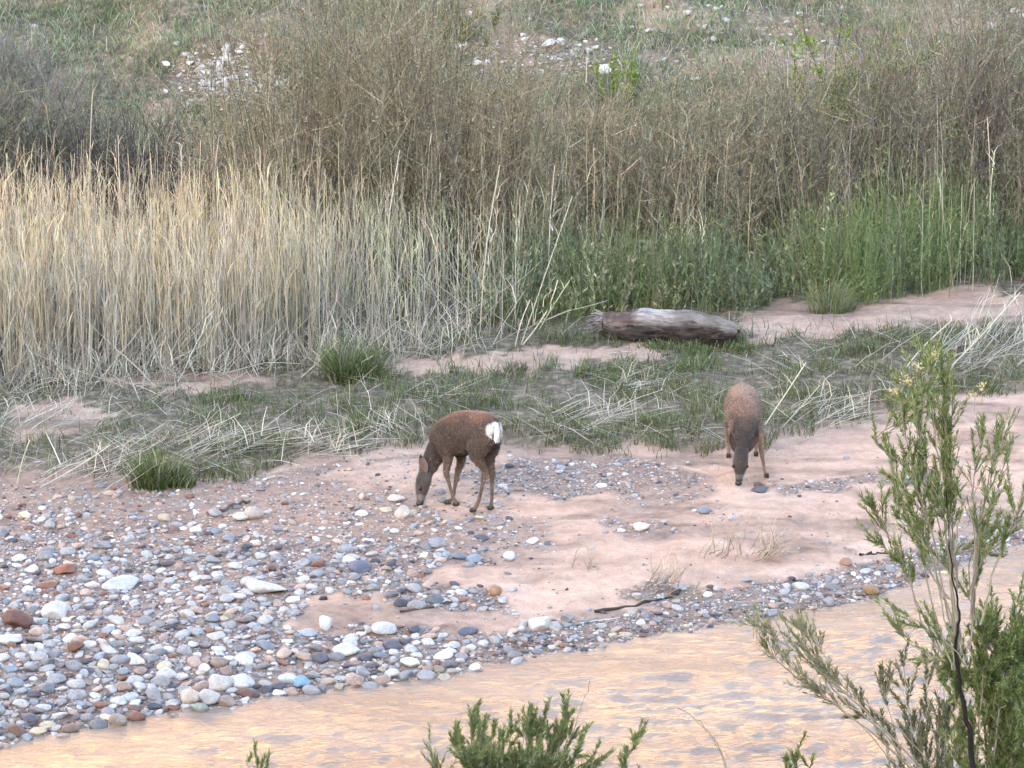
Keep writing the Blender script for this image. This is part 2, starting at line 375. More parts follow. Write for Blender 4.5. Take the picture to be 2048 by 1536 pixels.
keep = (WY[:-1, :-1] < yshore(WX[:-1, :-1]) + 1.5)
qq = np.stack([idx[:-1, :-1], idx[:-1, 1:], idx[1:, 1:], idx[1:, :-1]], -1)[keep]
wg.add(np.stack([WX, WY, WZ], -1), np.ones((nx*ny, 3))*.3, qq)
tag(link('water', wg.mesh('water', True), water_mat()), 'shallow silty stream with golden glints', None, kind='structure')

def wall(name, x0, x1, y0, ztop, zbot, lean, seed, mat, label, curve, drop=0.0):
    a = np.linspace(x0, x1, 90); b = np.linspace(0, 1, 34); A, B = np.meshgrid(a, b)
    rel = fbm(A*.018, B*2.5, seed, 4); top = ztop*(.8 + .4*fbm(a*.012, 0.3, seed+5))
    top = zbot + (top-zbot)*(1-drop*sstep(-70, 60, a)); Z = zbot + (top[None]-zbot)*B
    Y = y0 + curve*(A/300)**2 + lean*B + (rel-.5)*38 + 7*np.floor(B*6)/6*np.sign(lean)
    g = Geo(); n2, n1 = A.shape; i = np.arange(n1*n2).reshape(n2, n1)
    q = np.stack([i[:-1, :-1], i[:-1, 1:], i[1:, 1:], i[1:, :-1]], -1).reshape(-1, 4)
    V = np.stack([A, Y, Z], -1).reshape(-1, 3); g.add(V, np.ones_like(V)*.4, q)
    i2 = n1*n2                                     # a plateau behind the rim, so the wall has depth
    back = np.stack([a, Y[-1]+np.sign(lean)*120, top*1.02], -1); g.add(np.concatenate([np.stack([a, Y[-1], Z[-1]], -1), back]), np.ones((2*n1, 3))*.4,
          np.stack([np.arange(n1-1), np.arange(1, n1), n1+np.arange(1, n1), n1+np.arange(n1-1)], -1))
    return tag(link(name, g.mesh(name), mat), label, None, kind='structure')
wall('cliff', -420, 420, 265, 150, 0, 40, 101, rock_mat('orange_sandstone', [(.3, (.42, .19, .06)), (.5, (.78, .48, .18)), (.7, (.88, .66, .34))]), 'sunlit orange sandstone cliff across the valley', -40, .48)
wall('unseen_shade_wall', -420, 420, -190, 112, 5, -60, 131, rock_mat('shaded_sandstone', [(.25, (.34, .20, .13)), (.75, (.55, .36, .25))]), 'unseen sandstone canyon wall behind the viewpoint, added to shade the stream bar', 0)  # added out of view, tall enough to keep direct sun off the bar

# ------------------------------------------------------------------ stones
PAL = {'pale grey': (.42, .415, .425), 'white': (.56, .55, .545), 'grey': (.25, .25, .27), 'bluish grey': (.25, .275, .31), 'dark slate': (.085, .085, .105),
       'pinkish tan': (.40, .30, .255), 'red brown': (.19, .10, .075), 'cream': (.50, .43, .33)}
PN = list(PAL); PW = np.array([.31, .11, .25, .08, .10, .11, .025, .015])
def ico(sub):
    bm = bmesh.new(); bmesh.ops.create_icosphere(bm, subdivisions=sub, radius=1)
    v = np.array([p.co[:] for p in bm.verts]); f = np.array([[q.index for q in p.verts] for p in bm.faces]); bm.free(); return v, f
ICO = {k: ico(k) for k in (1, 2, 3)}
def stone_shape(sub, seed, angular=0.0):
    r = np.random.default_rng(seed); v, f = ICO[sub]; v = v.copy()
    for _ in range(7):                              # flatten facets
        n = r.normal(size=3); n /= np.linalg.norm(n); d = v @ n; cut = r.uniform(.62, .9) - angular*.12
        v = v - np.clip(d-cut, 0, None)[:, None]*n*(.55+.4*angular)
    for _ in range(4):
        n = r.normal(size=3)*1.6; v = v*(1 + .055*np.sin(v @ n + r.uniform(0, 6.3)))[:, None]
    v[:, 2] *= 1+.15*v[:, 0]*r.uniform(-1, 1)
    return v, f
def mesh_of(name, v, f, smooth=True):
    me = bpy.data.meshes.new(name); me.from_pydata([tuple(p) for p in v], [], [tuple(int(i) for i in q) for q in f])
    if smooth: me.polygons.foreach_set('use_smooth', np.ones(len(f), bool))
    me.update(); return me
STONE_ME = []
for k in range(18):
    v, f = stone_shape(3, 300+k, .45 if k % 3 else 1.0); me = mesh_of('cobble', v, f); me.materials.append(M_STONE); STONE_ME.append(me)
# dart throwing on the bar, large stones first
cand = []
NP = 50000
cx = rng.uniform(-330, 2330, NP+38000); cy = rng.uniform(900, 1545, NP+38000); first = np.arange(NP+38000) < NP; SMALL = 1
acc = rng.random(len(cx)) < stone_density(cx, cy)**1.15
cx, cy, first = cx[acc], cy[acc], first[acc]
fine = (((cx-1150)/260)**2 + ((cy-955)/48)**2 < 1.2) | (cy < 1030)
size = np.exp(rng.normal(math.log(.0195), .52, len(cx)))      # half length in metres
size = np.where(fine, size*.8, size); size = np.where((cy > 1110) & (cx < 950), size*(1.2+.35*sstep(1150, 1350, cy)), size); size = np.where((cx > 1150), size*.85, size)
size = np.where(first, size, rng.uniform(.009, .017, len(cx)))
size = np.clip(size, .009, .085)
o_ = np.argsort(-size); cx, cy, size = cx[o_], cy[o_], size[o_]
GP = ground(cx, cy)
cell = {}; sel = []
CS = .10
for i in range(len(cx)):
    x, y, s = GP[i, 0], GP[i, 1], size[i]; ix, iy = int(x//CS), int(y//CS); ok = True
    rr = 2
    for a in range(ix-rr, ix+rr+1):
        for b in range(iy-rr, iy+rr+1):
            for (X2, Y2, s2) in cell.get((a, b), ()):
                if (X2-x)**2 + (Y2-y)**2 < (.72*(s+s2))**2: ok = False; break
            if not ok: break
        if not ok: break
    if ok: sel.append(i); cell.setdefault((ix, iy), []).append((x, y, s))
    if len(sel) > 21000: break
sel = np.array(sel); GP, size, cx, cy = GP[sel], size[sel], cx[sel], cy[sel]
# special, recognisable stones: (px, py of the foot, width px, height px, colour, mesh angularity, label)
SPECIAL = [(1080,1262,52,40,(.60,.58,.57),1.0,'largest white angular rock, standing alone where sand meets shoreline gravel'),
 (30,1258,66,42,(.13,.065,.052),1.0,'big dark red-brown rock at the left edge of the cobble field'),
 (148,1306,42,32,(.17,.085,.062),1.0,'smaller rusty red angular stone amid pale cobbles on the left'),
 (603,1378,36,34,(.20,.34,.50),.2,'wet blue cobble with dark shadowed flank at the waterline'),
 (575,1368,40,26,(.50,.58,.66),.2,'pale blue-white cobble leaning on the wet blue one'),
 (437,1382,56,44,(.46,.44,.42),.6,'largest round grey boulder in the cluster at the waterline'),
 (378,1408,50,38,(.50,.42,.36),.6,'pinkish boulder at the left of the waterline cluster'),
 (418,1412,46,44,(.42,.42,.45),.8,'upright bluish grey boulder in the middle of the waterline cluster'),
 (398,1428,40,32,(.27,.29,.26),.6,'greenish grey wet boulder at the foot of the waterline cluster'),
 (485,1378,48,40,(.50,.50,.52),.4,'pale grey boulder at the right of the waterline cluster'),
 (236,1455,44,36,(.30,.25,.21),.5,'brownish round boulder half in the water at the lower left'),
 (140,1468,46,22,(.17,.12,.095),.6,'flat dark wet stone lying in the water at lower left'),
 (505,1040,40,32,(.42,.36,.32),.5,'rounded tan boulder leaning in a pair on the back of the bar'),
 (480,1042,34,20,(.55,.52,.48),.4,'pale flat boulder left of the leaning tan one'),
 (806,1038,36,36,(.62,.52,.46),1.0,'pale pink pointed rock beside the grazing doe\'s muzzle'),
 (790,1006,40,20,(.60,.53,.50),.6,'cream coloured stone just left of the doe\'s nose'),
 (720,1145,54,30,(.13,.14,.19),.6,'dark blue slate boulder in the middle of the cobble field'),
 (1020,1122,26,24,(.52,.55,.66),.3,'lone pale lilac cobble on the sand below the left doe'),
 (917,1120,36,18,(.16,.19,.26),.3,'dark bluish cobble at the upper rim of the sand patch'),
 (948,1126,36,20,(.24,.28,.34),.3,'grey-blue cobble at the upper rim of the sand patch'),
 (1408,1028,32,18,(.22,.23,.26),.3,'dark grey round cobble on open sand below the right doe'),
 (1280,1062,34,24,(.62,.58,.55),.8,'white cobble in the small cluster on the open sand'),
 (1520,988,42,20,(.12,.12,.125),.7,'dark flat slab beside the right doe\'s nose'),
 (1692,1132,34,22,(.30,.19,.145),.6,'reddish round stone on the upper edge of the shoreline gravel'),
 (1745,1190,38,24,(.27,.17,.09),.5,'orange-brown wet stone at the waterline on the right'),
 (652,1262,32,40,(.60,.60,.63),.5,'tall pale cobble at the left tip of the sand patch'),
 (765,1272,56,34,(.48,.48,.49),.7,'grey pitted rock below the sand patch'),
 (690,1312,62,28,(.52,.52,.50),.4,'long pale cobble with dark underside below the sand patch'),
 (935,1272,48,24,(.10,.11,.16),.6,'dark navy flat stone on the lower edge of the sand patch'),
 (820,1335,42,24,(.60,.62,.62),.2,'smooth white oval cobble near the waterline'),
 (990,1192,30,28,(.33,.20,.13),.7,'orange-brown stone at the right end of the pebble streak'),
 (128,1150,60,22,(.24,.10,.07),.8,'flat red slab in the left cobble field'),
 (240,1180,80,24,(.46,.47,.49),.6,'long pale grey slab in the left cobble field'),
 (535,1190,90,30,(.52,.52,.50),.8,'long whitish stone in the middle of the cobble field'),
 (110,1240,60,44,(.55,.54,.55),.7,'big whitish angular rock right of the dark red rock'),
 (20,1290,70,30,(.50,.50,.53),.5,'wide pale cobble below the dark red rock')]
sp_xy = []
for k, (px, py, w, h, c, ang, lab) in enumerate(SPECIAL):
    p = G(px, py); sc = np.linalg.norm(p-np.array([0, 0, CAM_H]))/FPX
    v, f = stone_shape(3, 900+k*7, ang); hw = w*sc/2; hz = max(.5*h*sc/.97 - .12*hw, .3*hw)
    v = v*np.array([hw, hw*.8, hz]); me = mesh_of('rock', v, f); me.materials.append(M_STONE)
    o = link('river_rock', me, None); o.location = (p[0], p[1] + hw*.5, p[2] + hz*.72); o.rotation_euler = (rng.uniform(-.15, .15), rng.uniform(-.18, .18), rng.uniform(-.5, .5))
    o.color = (*c, 1); tag(o, lab, 'rock', 'distinct rocks on the stream bar'); sp_xy.append((p[0], p[1]+hw*.5, hw))
sp = np.array(sp_xy)
dmin = np.min(np.hypot(GP[:, 0:1]-sp[None, :, 0], GP[:, 1:2]-sp[None, :, 1]) - sp[None, :, 2]*.75 - size[:, None]*.6, 1)
kp = dmin > 0; GP, size, cx, cy = GP[kp], size[kp], cx[kp], cy[kp]
ci = rng.choice(len(PN), len(size), p=PW/PW.sum())
pinkish = (rng.random(len(size)) < .5) & ((cy < 1060) & (cx < 1000)); ci = np.where(pinkish, rng.choice([5, 5, 0, 7, 6, 5, 2, 1], len(size)), ci)
wetline = (GP[:, 1]-yshore(GP[:, 0]) < .3) & (rng.random(len(size)) < .6); ci = np.where(wetline, rng.choice([6, 4, 7, 5, 2, 0, 2], len(size)), ci)
cols = np.array([PAL[n] for n in PN])[ci]*(1+rng.normal(0, .2, (len(size), 1))); cols = np.clip(cols, .02, .72)
cols[wetline] *= .8
def zone_name(px, py, d):
    if d < 1.0: return 'in the gravel strip along the waterline'
    if px < 900 and py > 1090: return 'in the dense cobble field on the left'
    if px < 1000: return 'on the sparser stony back of the bar, left of the doe' if px < 830 else 'scattered around the left doe\'s feet'
    if py < 1010: return 'in the pale pebble patch between the two does'
    return 'scattered over the open pink sand'
big = np.argsort(-size*((cx > 2) & (cx < 2046)))[:264]; bigset = np.zeros(len(size), bool); bigset[big] = True
flat = rng.uniform(.34, .66, len(size)); asp = rng.uniform(.6, .95, len(size)); rz = rng.uniform(0, 6.3, len(size))
rz = np.where(rng.random(len(size)) < .6, rng.normal(0, .35, len(size)), rz)
tx, ty = rng.normal(0, .14, (2, len(size)))
dshore = GP[:, 1]-yshore(GP[:, 0])
LM = [(t[0], t[1]-t[3]*.5, n) for t, n in zip(SPECIAL, ['lone white angular rock', 'big dark red-brown rock', 'rusty red angular stone', 'wet blue cobble', None, 'waterline boulder cluster', None, None, None, None, 'brownish wet boulder', None,
      'leaning tan boulder', None, 'pale pink pointed rock', None, 'dark blue slate boulder', 'lone lilac cobble', 'rim-side bluish cobble', None, 'dark open-sand cobble', 'white sand cobble', 'dark slab by the doe', 'reddish gravel stone',
      'orange-brown waterline stone', 'tall sand-tip cobble', 'grey pitted rock', 'long pale cobble', 'dark navy flat stone', 'smooth white oval cobble', 'orange-brown streak stone', 'flat red slab', 'long pale grey slab', 'long whitish stone', None, 'wide left-edge cobble']) if n]
LM += [(965, 1010, 'side-on doe'), (1480, 960, 'facing doe'), (310, 930, 'round green tuft')]
seen = {}
def where_is(px, py):
    d2 = [((px-a)**2 + (1.8*(py-b))**2, a, b, n) for a, b, n in LM]; _, a, b, n = min(d2); dx, dy = px-a, (py-b)*1.8; dist = math.hypot(dx, dy)
    dr = ('right of' if dx > 0 else 'left of') if abs(dx) > 2*abs(dy) else ('below' if dy > 0 else 'above') if abs(dy) > 2*abs(dx) else ('below and right of' if dy > 0 else 'above and right of') if dx > 0 else ('below and left of' if dy > 0 else 'above and left of')
    return ('just ' if dist < 60 else 'well ' if dist > 150 else '') + dr + ' the ' + n
for i in big:
    o = link('cobble', STONE_ME[int(rng.integers(18))], None); s = size[i]
    o.scale = (s, s*asp[i], s*flat[i]); o.rotation_euler = (tx[i], ty[i], rz[i]); o.location = (GP[i, 0], GP[i, 1], GP[i, 2] + s*flat[i]*.38); o.color = (*cols[i], 1)
    shp = ('flat ' if flat[i] < .45 else 'plump ' if flat[i] > .58 else '') + ('long ' if asp[i] < .7 else 'roundish ' if asp[i] > .85 else '')
    tag(o, '%s %scobble %s' % (PN[ci[i]], shp, where_is(cx[i], cy[i])), 'cobble', 'larger cobbles on the stream bar')
rest = np.where(~bigset)[0]; gv = Geo()
for sub, pick_ in ((2, rest[size[rest] > .033]), (1, rest[size[rest] <= .033])):
    kinds = rng.integers(0, 14, len(pick_))
    for k in range(14):
        ii = pick_[kinds == k]
        if not len(ii): continue
        v, f = stone_shape(sub, 500+k, .45 if k % 3 else 1.0)
        V = v[None]*np.stack([size[ii], size[ii]*asp[ii], size[ii]*flat[ii]], 1)[:, None]
        V[..., 2] += V[..., 0]*ty[ii][:, None] + V[..., 1]*tx[ii][:, None]
        c, s = np.cos(rz[ii])[:, None], np.sin(rz[ii])[:, None]
        V = np.stack([V[..., 0]*c - V[..., 1]*s, V[..., 0]*s + V[..., 1]*c, V[..., 2]], -1) + GP[ii][:, None] + np.stack([0*ii, 0*ii, size[ii]*flat[ii]*.36], 1)[:, None]
        n = len(v); F = (f[None] + (np.arange(len(ii))*n)[:, None, None]).reshape(-1, 3)
        gv.add(V.reshape(-1, 3), np.repeat(cols[ii], n, 0), None, F)
# fine grit between the stones
ng = 33000; gx = rng.uniform(-330, 2330, ng); gy = rng.uniform(900, 1500, ng); ok = rng.random(ng) < np.clip(stone_density(gx, gy), .02, 1)*.8
gpz = ground(gx[ok], gy[ok]); n = len(gpz); gs = np.exp(rng.normal(math.log(.011), .35, n))
octv = np.array([(1, 0, 0), (0, 1, 0), (-1, 0, 0), (0, -1, 0), (0, 0, .7), (0, 0, -.3)], float); octf = np.array([(0, 1, 4), (1, 2, 4), (2, 3, 4), (3, 0, 4)])
ra = rng.uniform(0, 6.3, n); V = octv[None]*gs[:, None, None]*rng.uniform(.7, 1.3, (n, 6, 1))
V = np.stack([V[..., 0]*np.cos(ra)[:, None]-V[..., 1]*np.sin(ra)[:, None], V[..., 0]*np.sin(ra)[:, None]+V[..., 1]*np.cos(ra)[:, None], V[..., 2]], -1) + gpz[:, None] + np.array([0, 0, .003])
gc = np.clip(np.array([PAL[k] for k in PN])[rng.choice(len(PN), n, p=PW/PW.sum())]*(1+rng.normal(0, .15, (n, 1))), .03, .7)
gv.add(V.reshape(-1, 3), np.repeat(gc, 6, 0), None, (octf[None]+(np.arange(n)*6)[:, None, None]).reshape(-1, 3))
tag(link('gravel', gv.mesh('gravel', True), M_GRAVEL), 'smaller grey, white and tan pebbles covering the stream bar', 'gravel', kind='stuff')

# ------------------------------------------------------------------ the two does
def cat(points, per=6):
    P = np.array(points, float); n = len(P); out = []
    for i in range(n-1):
        p0 = P[max(i-1, 0)]; p1 = P[i]; p2 = P[i+1]; p3 = P[min(i+2, n-1)]
        for t in np.linspace(0, 1, per, endpoint=False):
            out.append(.5*((2*p1) + (-p0+p2)*t + (2*p0-5*p1+4*p2-p3)*t*t + (-p0+3*p1-3*p2+p3)*t**3))
    out.append(P[-1]); return np.array(out)
def loft(bm, rows, ref, sides=16, per=6):
    """rows: (x,y,z,a,b): a = half width across, b = half depth along ref"""
    C = cat(rows, per); ctr = C[:, :3]; a = np.maximum(C[:, 3], .004); b = np.maximum(C[:, 4], .004)
    tan = np.gradient(ctr, axis=0); tan /= np.linalg.norm(tan, axis=1, keepdims=True)+1e-9
    ref = np.array(ref, float); lat = np.cross(tan, ref); lat /= np.linalg.norm(lat, axis=1, keepdims=True)+1e-9
    up = np.cross(lat, tan); rings = []
    for i in range(len(C)):
        rings.append([bm.verts.new(ctr[i] + a[i]*math.cos(t)*lat[i] + b[i]*math.sin(t)*up[i]) for t in np.arange(sides)*2*np.pi/sides])
    for r0, r1 in zip(rings[:-1], rings[1:]):
        for k in range(sides): bm.faces.new((r0[k], r0[(k+1) % sides], r1[(k+1) % sides], r1[k]))
    for r0, sgn, i in ((rings[0], -1, 0), (rings[-1], 1, -1)):
        t = bm.verts.new(ctr[i] + sgn*tan[i]*min(a[i], b[i])*.6)
        for k in range(sides):
            f = (r0[k], r0[(k+1) % sides], t); bm.faces.new(f if sgn > 0 else f[::-1])
def remeshed(bm, voxel, iters=3):
    bmesh.ops.recalc_face_normals(bm, faces=bm.faces)
    me = bpy.data.meshes.new('tmp'); bm.to_mesh(me); bm.free(); o = bpy.data.objects.new('tmp', me); COL.objects.link(o)
    m = o.modifiers.new('r', 'REMESH'); m.mode = 'VOXEL'; m.voxel_size = voxel
    s = o.modifiers.new('s', 'SMOOTH'); s.factor = .5; s.iterations = iters
    dg = bpy.context.evaluated_depsgraph_get(); dg.update()
    out = bpy.data.meshes.new_from_object(o.evaluated_get(dg)); bpy.data.objects.remove(o); return out
def fur_mat():
    m, nt, out = new_mat('deer_fur')
    a = N_(nt, 'ShaderNodeAttribute', attribute_name='Col'); geo = N_(nt, 'ShaderNodeNewGeometry')
    n = noise(nt, 55, 5, .7, geo.outputs['Position']); n2 = noise(nt, 9, 4, .6, geo.outputs['Position'])
    r = ramp(nt, [(.3, (.72, .72, .74)), (.7, (1.2, 1.18, 1.15))]); nt.links.new(n.outputs['Fac'], r.inputs[0])
    r2 = ramp(nt, [(.3, (.8, .8, .82)), (.7, (1.15, 1.12, 1.1))]); nt.links.new(n2.outputs['Fac'], r2.inputs[0])
    c = mixc(nt, 1.0, a.outputs['Color'], r.outputs[0], 'MULTIPLY'); c = mixc(nt, 1.0, c, r2.outputs[0], 'MULTIPLY')
    p = N_(nt, 'ShaderNodeBsdfPrincipled'); nt.links.new(c, p.inputs['Base Color']); p.inputs['Roughness'].default_value = .8
    p.inputs['Specular IOR Level'].default_value = .2; p.inputs['Sheen Weight'].default_value = .25; p.inputs['Sheen Roughness'].default_value = .4
    b = N_(nt, 'ShaderNodeBump'); b.inputs['Strength'].default_value = .7; b.inputs['Distance'].default_value = .01
    nt.links.new(n.outputs['Fac'], b.inputs['Height']); nt.links.new(b.outputs[0], p.inputs['Normal']); nt.links.new(p.outputs[0], out.inputs[0]); return m
M_FUR = fur_mat()
def gloss_mat(name, col, rough):
    m, nt, out = new_mat(name); p = N_(nt, 'ShaderNodeBsdfPrincipled'); n = noise(nt, 40, 3)
    r = ramp(nt, [(.3, tuple(c*.8 for c in col)), (.7, tuple(c*1.2 for c in col))]); nt.links.new(n.outputs['Fac'], r.inputs[0]); nt.links.new(r.outputs[0], p.inputs['Base Color'])
    p.inputs['Roughness'].default_value = rough; nt.links.new(p.outputs[0], out.inputs[0]); return m
M_EYE = gloss_mat('dark_eye', (.012, .009, .008), .12); M_NOSE = gloss_mat('wet_nose', (.015, .013, .014), .35); M_HOOF = gloss_mat('hoof', (.03, .024, .02), .5)
def dist_seg(P, a, b):
    a = np.array(a); b = np.array(b); ab = b-a; t = np.clip(((P-a) @ ab)/(ab @ ab), 0, 1); return np.linalg.norm(P-(a+t[:, None]*ab), axis=1)
def small(name, loc, scale, mat, par, rot=(0, 0, 0)):
    v, f = ICO[3]; me = mesh_of(name, v*np.array(scale), f); me.materials.append(mat); o = link(name, me, None, par)
    o.location = np.array(loc)-np.array(par.location); o.rotation_euler = rot; return o
def ear(tgt, base, tip, face, w, mats):
    """a cupped leaf-shaped ear with thickness; returns verts, faces, inner flag"""
    base = np.array(base, float); tip = np.array(tip, float); ax = tip-base; L = np.linalg.norm(ax); ax /= L
    face = np.array(face, float); face = face - ax*(face @ ax); face /= np.linalg.norm(face); s = np.cross(ax, face)
    U, Vn = 9, 7; vs = []; inner = []
    prof = [.34, .62, .86, .98, 1.0, .92, .74, .46, .1]
    for layer, off in ((0, 0.0), (1, -.011)):
        for i in range(U):
            for j in range(Vn):
                q = (j/(Vn-1)-.5)*2; ww = prof[i]*w; cup = (1-q*q)*.42*ww*(1-.3*i/U)
                vs.append(base + ax*L*i/(U-1) + s*q*ww*(1-.15*(1-i/U)) - face*cup + face*off*(1-abs(q)*.7)); inner.append(layer == 0)
    F = []
    n = U*Vn
    for i in range(U-1):
        for j in range(Vn-1):
            a = i*Vn+j; F.append((a, a+1, a+Vn+1, a+Vn)); F.append((n+a, n+a+Vn, n+a+Vn+1, n+a+1))
    for i in range(U-1):
        for j in (0, Vn-1):
            a = i*Vn+j; F.append((a, a+Vn, n+a+Vn, n+a))
    return np.array(vs), F, np.array(inner)
def deer(name, Y0, K, label):
    P = lambda t: at_depth(t[0], t[1], Y0 + t[2])
    base = np.array(P(K['root'])); base[2] = float(height(base[0], base[1]))
    rt = root(name, base, label, 'deer', 'does grazing on the stream bar')
    rows = lambda lst: [tuple(P(t)) + (t[3], t[4] if len(t) > 4 else t[3]) for t in lst]
    bm = bmesh.new()
    loft(bm, rows(K['torso']), (0, 0, 1), 20); loft(bm, rows(K['neck']), K['neck_ref'], 18); loft(bm, rows(K['head']), K['head_ref'], 18)
    hooves = []
    for leg in K['legs']:
        r = rows(leg); h = np.array(r[-1][:3]); gz = float(height(h[0], h[1])); r[-1] = (h[0], h[1], gz+.035, r[-1][3], r[-1][4])
        hooves.append((np.array([h[0], h[1], gz]), np.array(r[-2][:3]))); loft(bm, r, K['fwd'], 12)
    loft(bm, rows(K['tail']), K['fwd'], 10, 4)
    me = remeshed(bm, .0085, 3)
    co = np.empty(len(me.vertices)*3); me.vertices.foreach_get('co', co); V = co.reshape(-1, 3); F = [tuple(p.vertices) for p in me.polygons]
    nrm = np.empty(len(V)*3); me.vertices.foreach_get('normal', nrm); nrm = nrm.reshape(-1, 3)
    c = np.tile(np.array(K['coat']), (len(V), 1)); nz = fbm(V[:, 0]*9, V[:, 2]*9+V[:, 1]*5, 141)
    def blend(col, w): nonlocal_c[0] = nonlocal_c[0]*(1-w[:, None]) + np.array(col)[None]*w[:, None]
    nonlocal_c = [c]
    zt = max(P(t)[2] for t in K['torso']); tor = np.array([P(t) for t in K['torso']])
    dt_ = np.min(np.stack([dist_seg(V, tor[i], tor[i+1]) for i in range(len(tor)-1)]), 0)
    on_torso = 1-sstep(.22, .3, dt_)
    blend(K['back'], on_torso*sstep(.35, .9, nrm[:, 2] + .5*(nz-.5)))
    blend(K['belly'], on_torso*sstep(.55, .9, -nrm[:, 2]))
    for leg in K['legs']:
        pts = [np.array(P(t)) for t in leg]
        for a, b in zip(pts[2:-1], pts[3:]): blend(K['leg'], (1-sstep(.045, .075, dist_seg(V, a, b)))*.85)
    nk = [np.array(P(t)) for t in K['neck']]
    for a, b in zip(nk[1:-1], nk[2:]): blend(K['neckcol'], (1-sstep(.10, .15, dist_seg(V, a, b)))*.85)
    hd = [np.array(P(t)) for t in K['head']]
    for a, b in zip(hd[:-1], hd[1:]): blend(K['face'], 1-sstep(.09, .12, dist_seg(V, a, b)))
    blend((.035, .026, .022), (1-sstep(.05, .085, np.linalg.norm(V-(hd[1]*.55+hd[0]*.45) - np.array(K['head_ref'])*.06, axis=1)))*.4)   # dark forehead
    blend((.36, .31, .27), (1-sstep(.035, .06, np.linalg.norm(V-hd[-2], axis=1)))*.55)
    if K.get('patch'):
        for (q, rad) in K['patch']: blend((.78, .75, .72), 1-sstep(rad*.8, rad*1.08, np.linalg.norm((V-np.array(P(q))), axis=1) + .03*(nz-.5)))
    tl = [np.array(P(t)) for t in K['tail']]
    if K.get('patch'):
        for a, b in zip(tl[:-1], tl[1:]): blend((.74, .71, .67), 1-sstep(.03, .045, dist_seg(V, a, b)))
        blend((.018, .014, .013), 1-sstep(.04, .055, dist_seg(V, tl[-2]*.4+tl[-1]*.6, tl[-1])))
        if K.get('dark'): blend((.03, .018, .015), (1-sstep(.035, .06, np.linalg.norm(V-np.array(P(K['dark'])), axis=1))))
    mott = .62 + .5*fbm(V[:, 0]*6+V[:, 1]*3, V[:, 2]*7-V[:, 1]*4, 147) + .28*(nz-.5)
    c = nonlocal_c[0]*mott[:, None]; allV = [V]; allC = [c]; off = len(V)
    for (b, t, face, w) in K['ears']:
        ev, ef, inn = ear(None, P(b), P(t), face, w, None); F += [tuple(i+off for i in q) for q in ef]; off += len(ev)
        ec = np.where(inn[:, None], np.array([K['earcol']]), np.array([[.07, .052, .045]]))
        rim = np.linalg.norm(ev-np.array(P(t)), axis=1) < .035; ec[rim] = (.03, .022, .02); allV.append(ev); allC.append(ec)
    bpy.data.meshes.remove(me)
    V = np.concatenate(allV)-base; C = np.concatenate(allC)
    me = bpy.data.meshes.new('body'); me.from_pydata([tuple(p) for p in V], [], F); me.polygons.foreach_set('use_smooth', np.ones(len(F), bool))
    at_ = me.color_attributes.new('Col', 'FLOAT_COLOR', 'POINT'); at_.data.foreach_set('color', np.concatenate([C, np.ones((len(C), 1))], 1).astype(np.float32).ravel())
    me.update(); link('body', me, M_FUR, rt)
    V0 = V[:len(nrm)]; Cn = C[:len(nrm)]; k = rng.choice(len(V0), 22000); fw = np.array(K['fwd'], float); nn = nrm[k]
    hd_d = np.min(np.stack([dist_seg(V0[k]+base, a, b) for a, b in zip(hd[:-1], hd[1:])]), 0); low = V0[k][:, 2] < .30
    d = -fw*.8 + np.array([0, 0, -.65]) + rng.normal(0, .35, (len(k), 3)); d = d - nn*np.sum(d*nn, 1)[:, None]; d /= np.linalg.norm(d, axis=1, keepdims=True)+1e-9; d = d + nn*rng.uniform(.12, .45, (len(k), 1))
    hl = rng.uniform(.012, .032, len(k))*np.where((hd_d < .09) | low, .4, 1); p0 = V0[k]+base - nn*.002; sd = np.cross(d, nn); sd /= np.linalg.norm(sd, axis=1, keepdims=True)+1e-9; gf = Geo(); ff = np.linspace(0, 1, 3)[None, :, None]
    pp = p0[:, None] + d[:, None]*hl[:, None, None]*ff - np.array([0, 0, .004])*ff**2; add_ribbons(gf, pp, np.tile([.005, .004, .0012], (len(k), 1)), sd, np.repeat(np.clip(Cn[k]*rng.lognormal(0, .5, (len(k), 1)), .008, .85)[:, None], 3, 1)); child('fur', gf, M_STEM, rt)['kind'] = 'stuff'
    for e in K['eyes']: small('eye', P(e), (.017, .017, .021), M_EYE, rt)
    n_ = P(K['nose']); small('nose', n_, (.036, .032, .028), M_NOSE, rt)
    for (h, up) in hooves:
        for s in (-1, 1):
            lat = np.cross(np.array(K['fwd']), [0, 0, 1]); v, f = ICO[2]; v = v.copy(); v[:, 0] *= .034; v[:, 1] *= .0135; v[:, 2] *= .026
            v[:, 2] = np.maximum(v[:, 2], -.02) - .25*np.clip(v[:, 0], 0, 1)
            m2 = mesh_of('hoof', v, f); m2.materials.append(M_HOOF); o = link('hoof', m2, None, rt)
            o.location = h + lat*.0125*s + np.array(K['fwd'])*.012 + np.array([0, 0, .024]) - base; o.rotation_euler = (0, 0, math.atan2(K['fwd'][1], K['fwd'][0]))
    return rt
YA = G(965, 1023)[1]
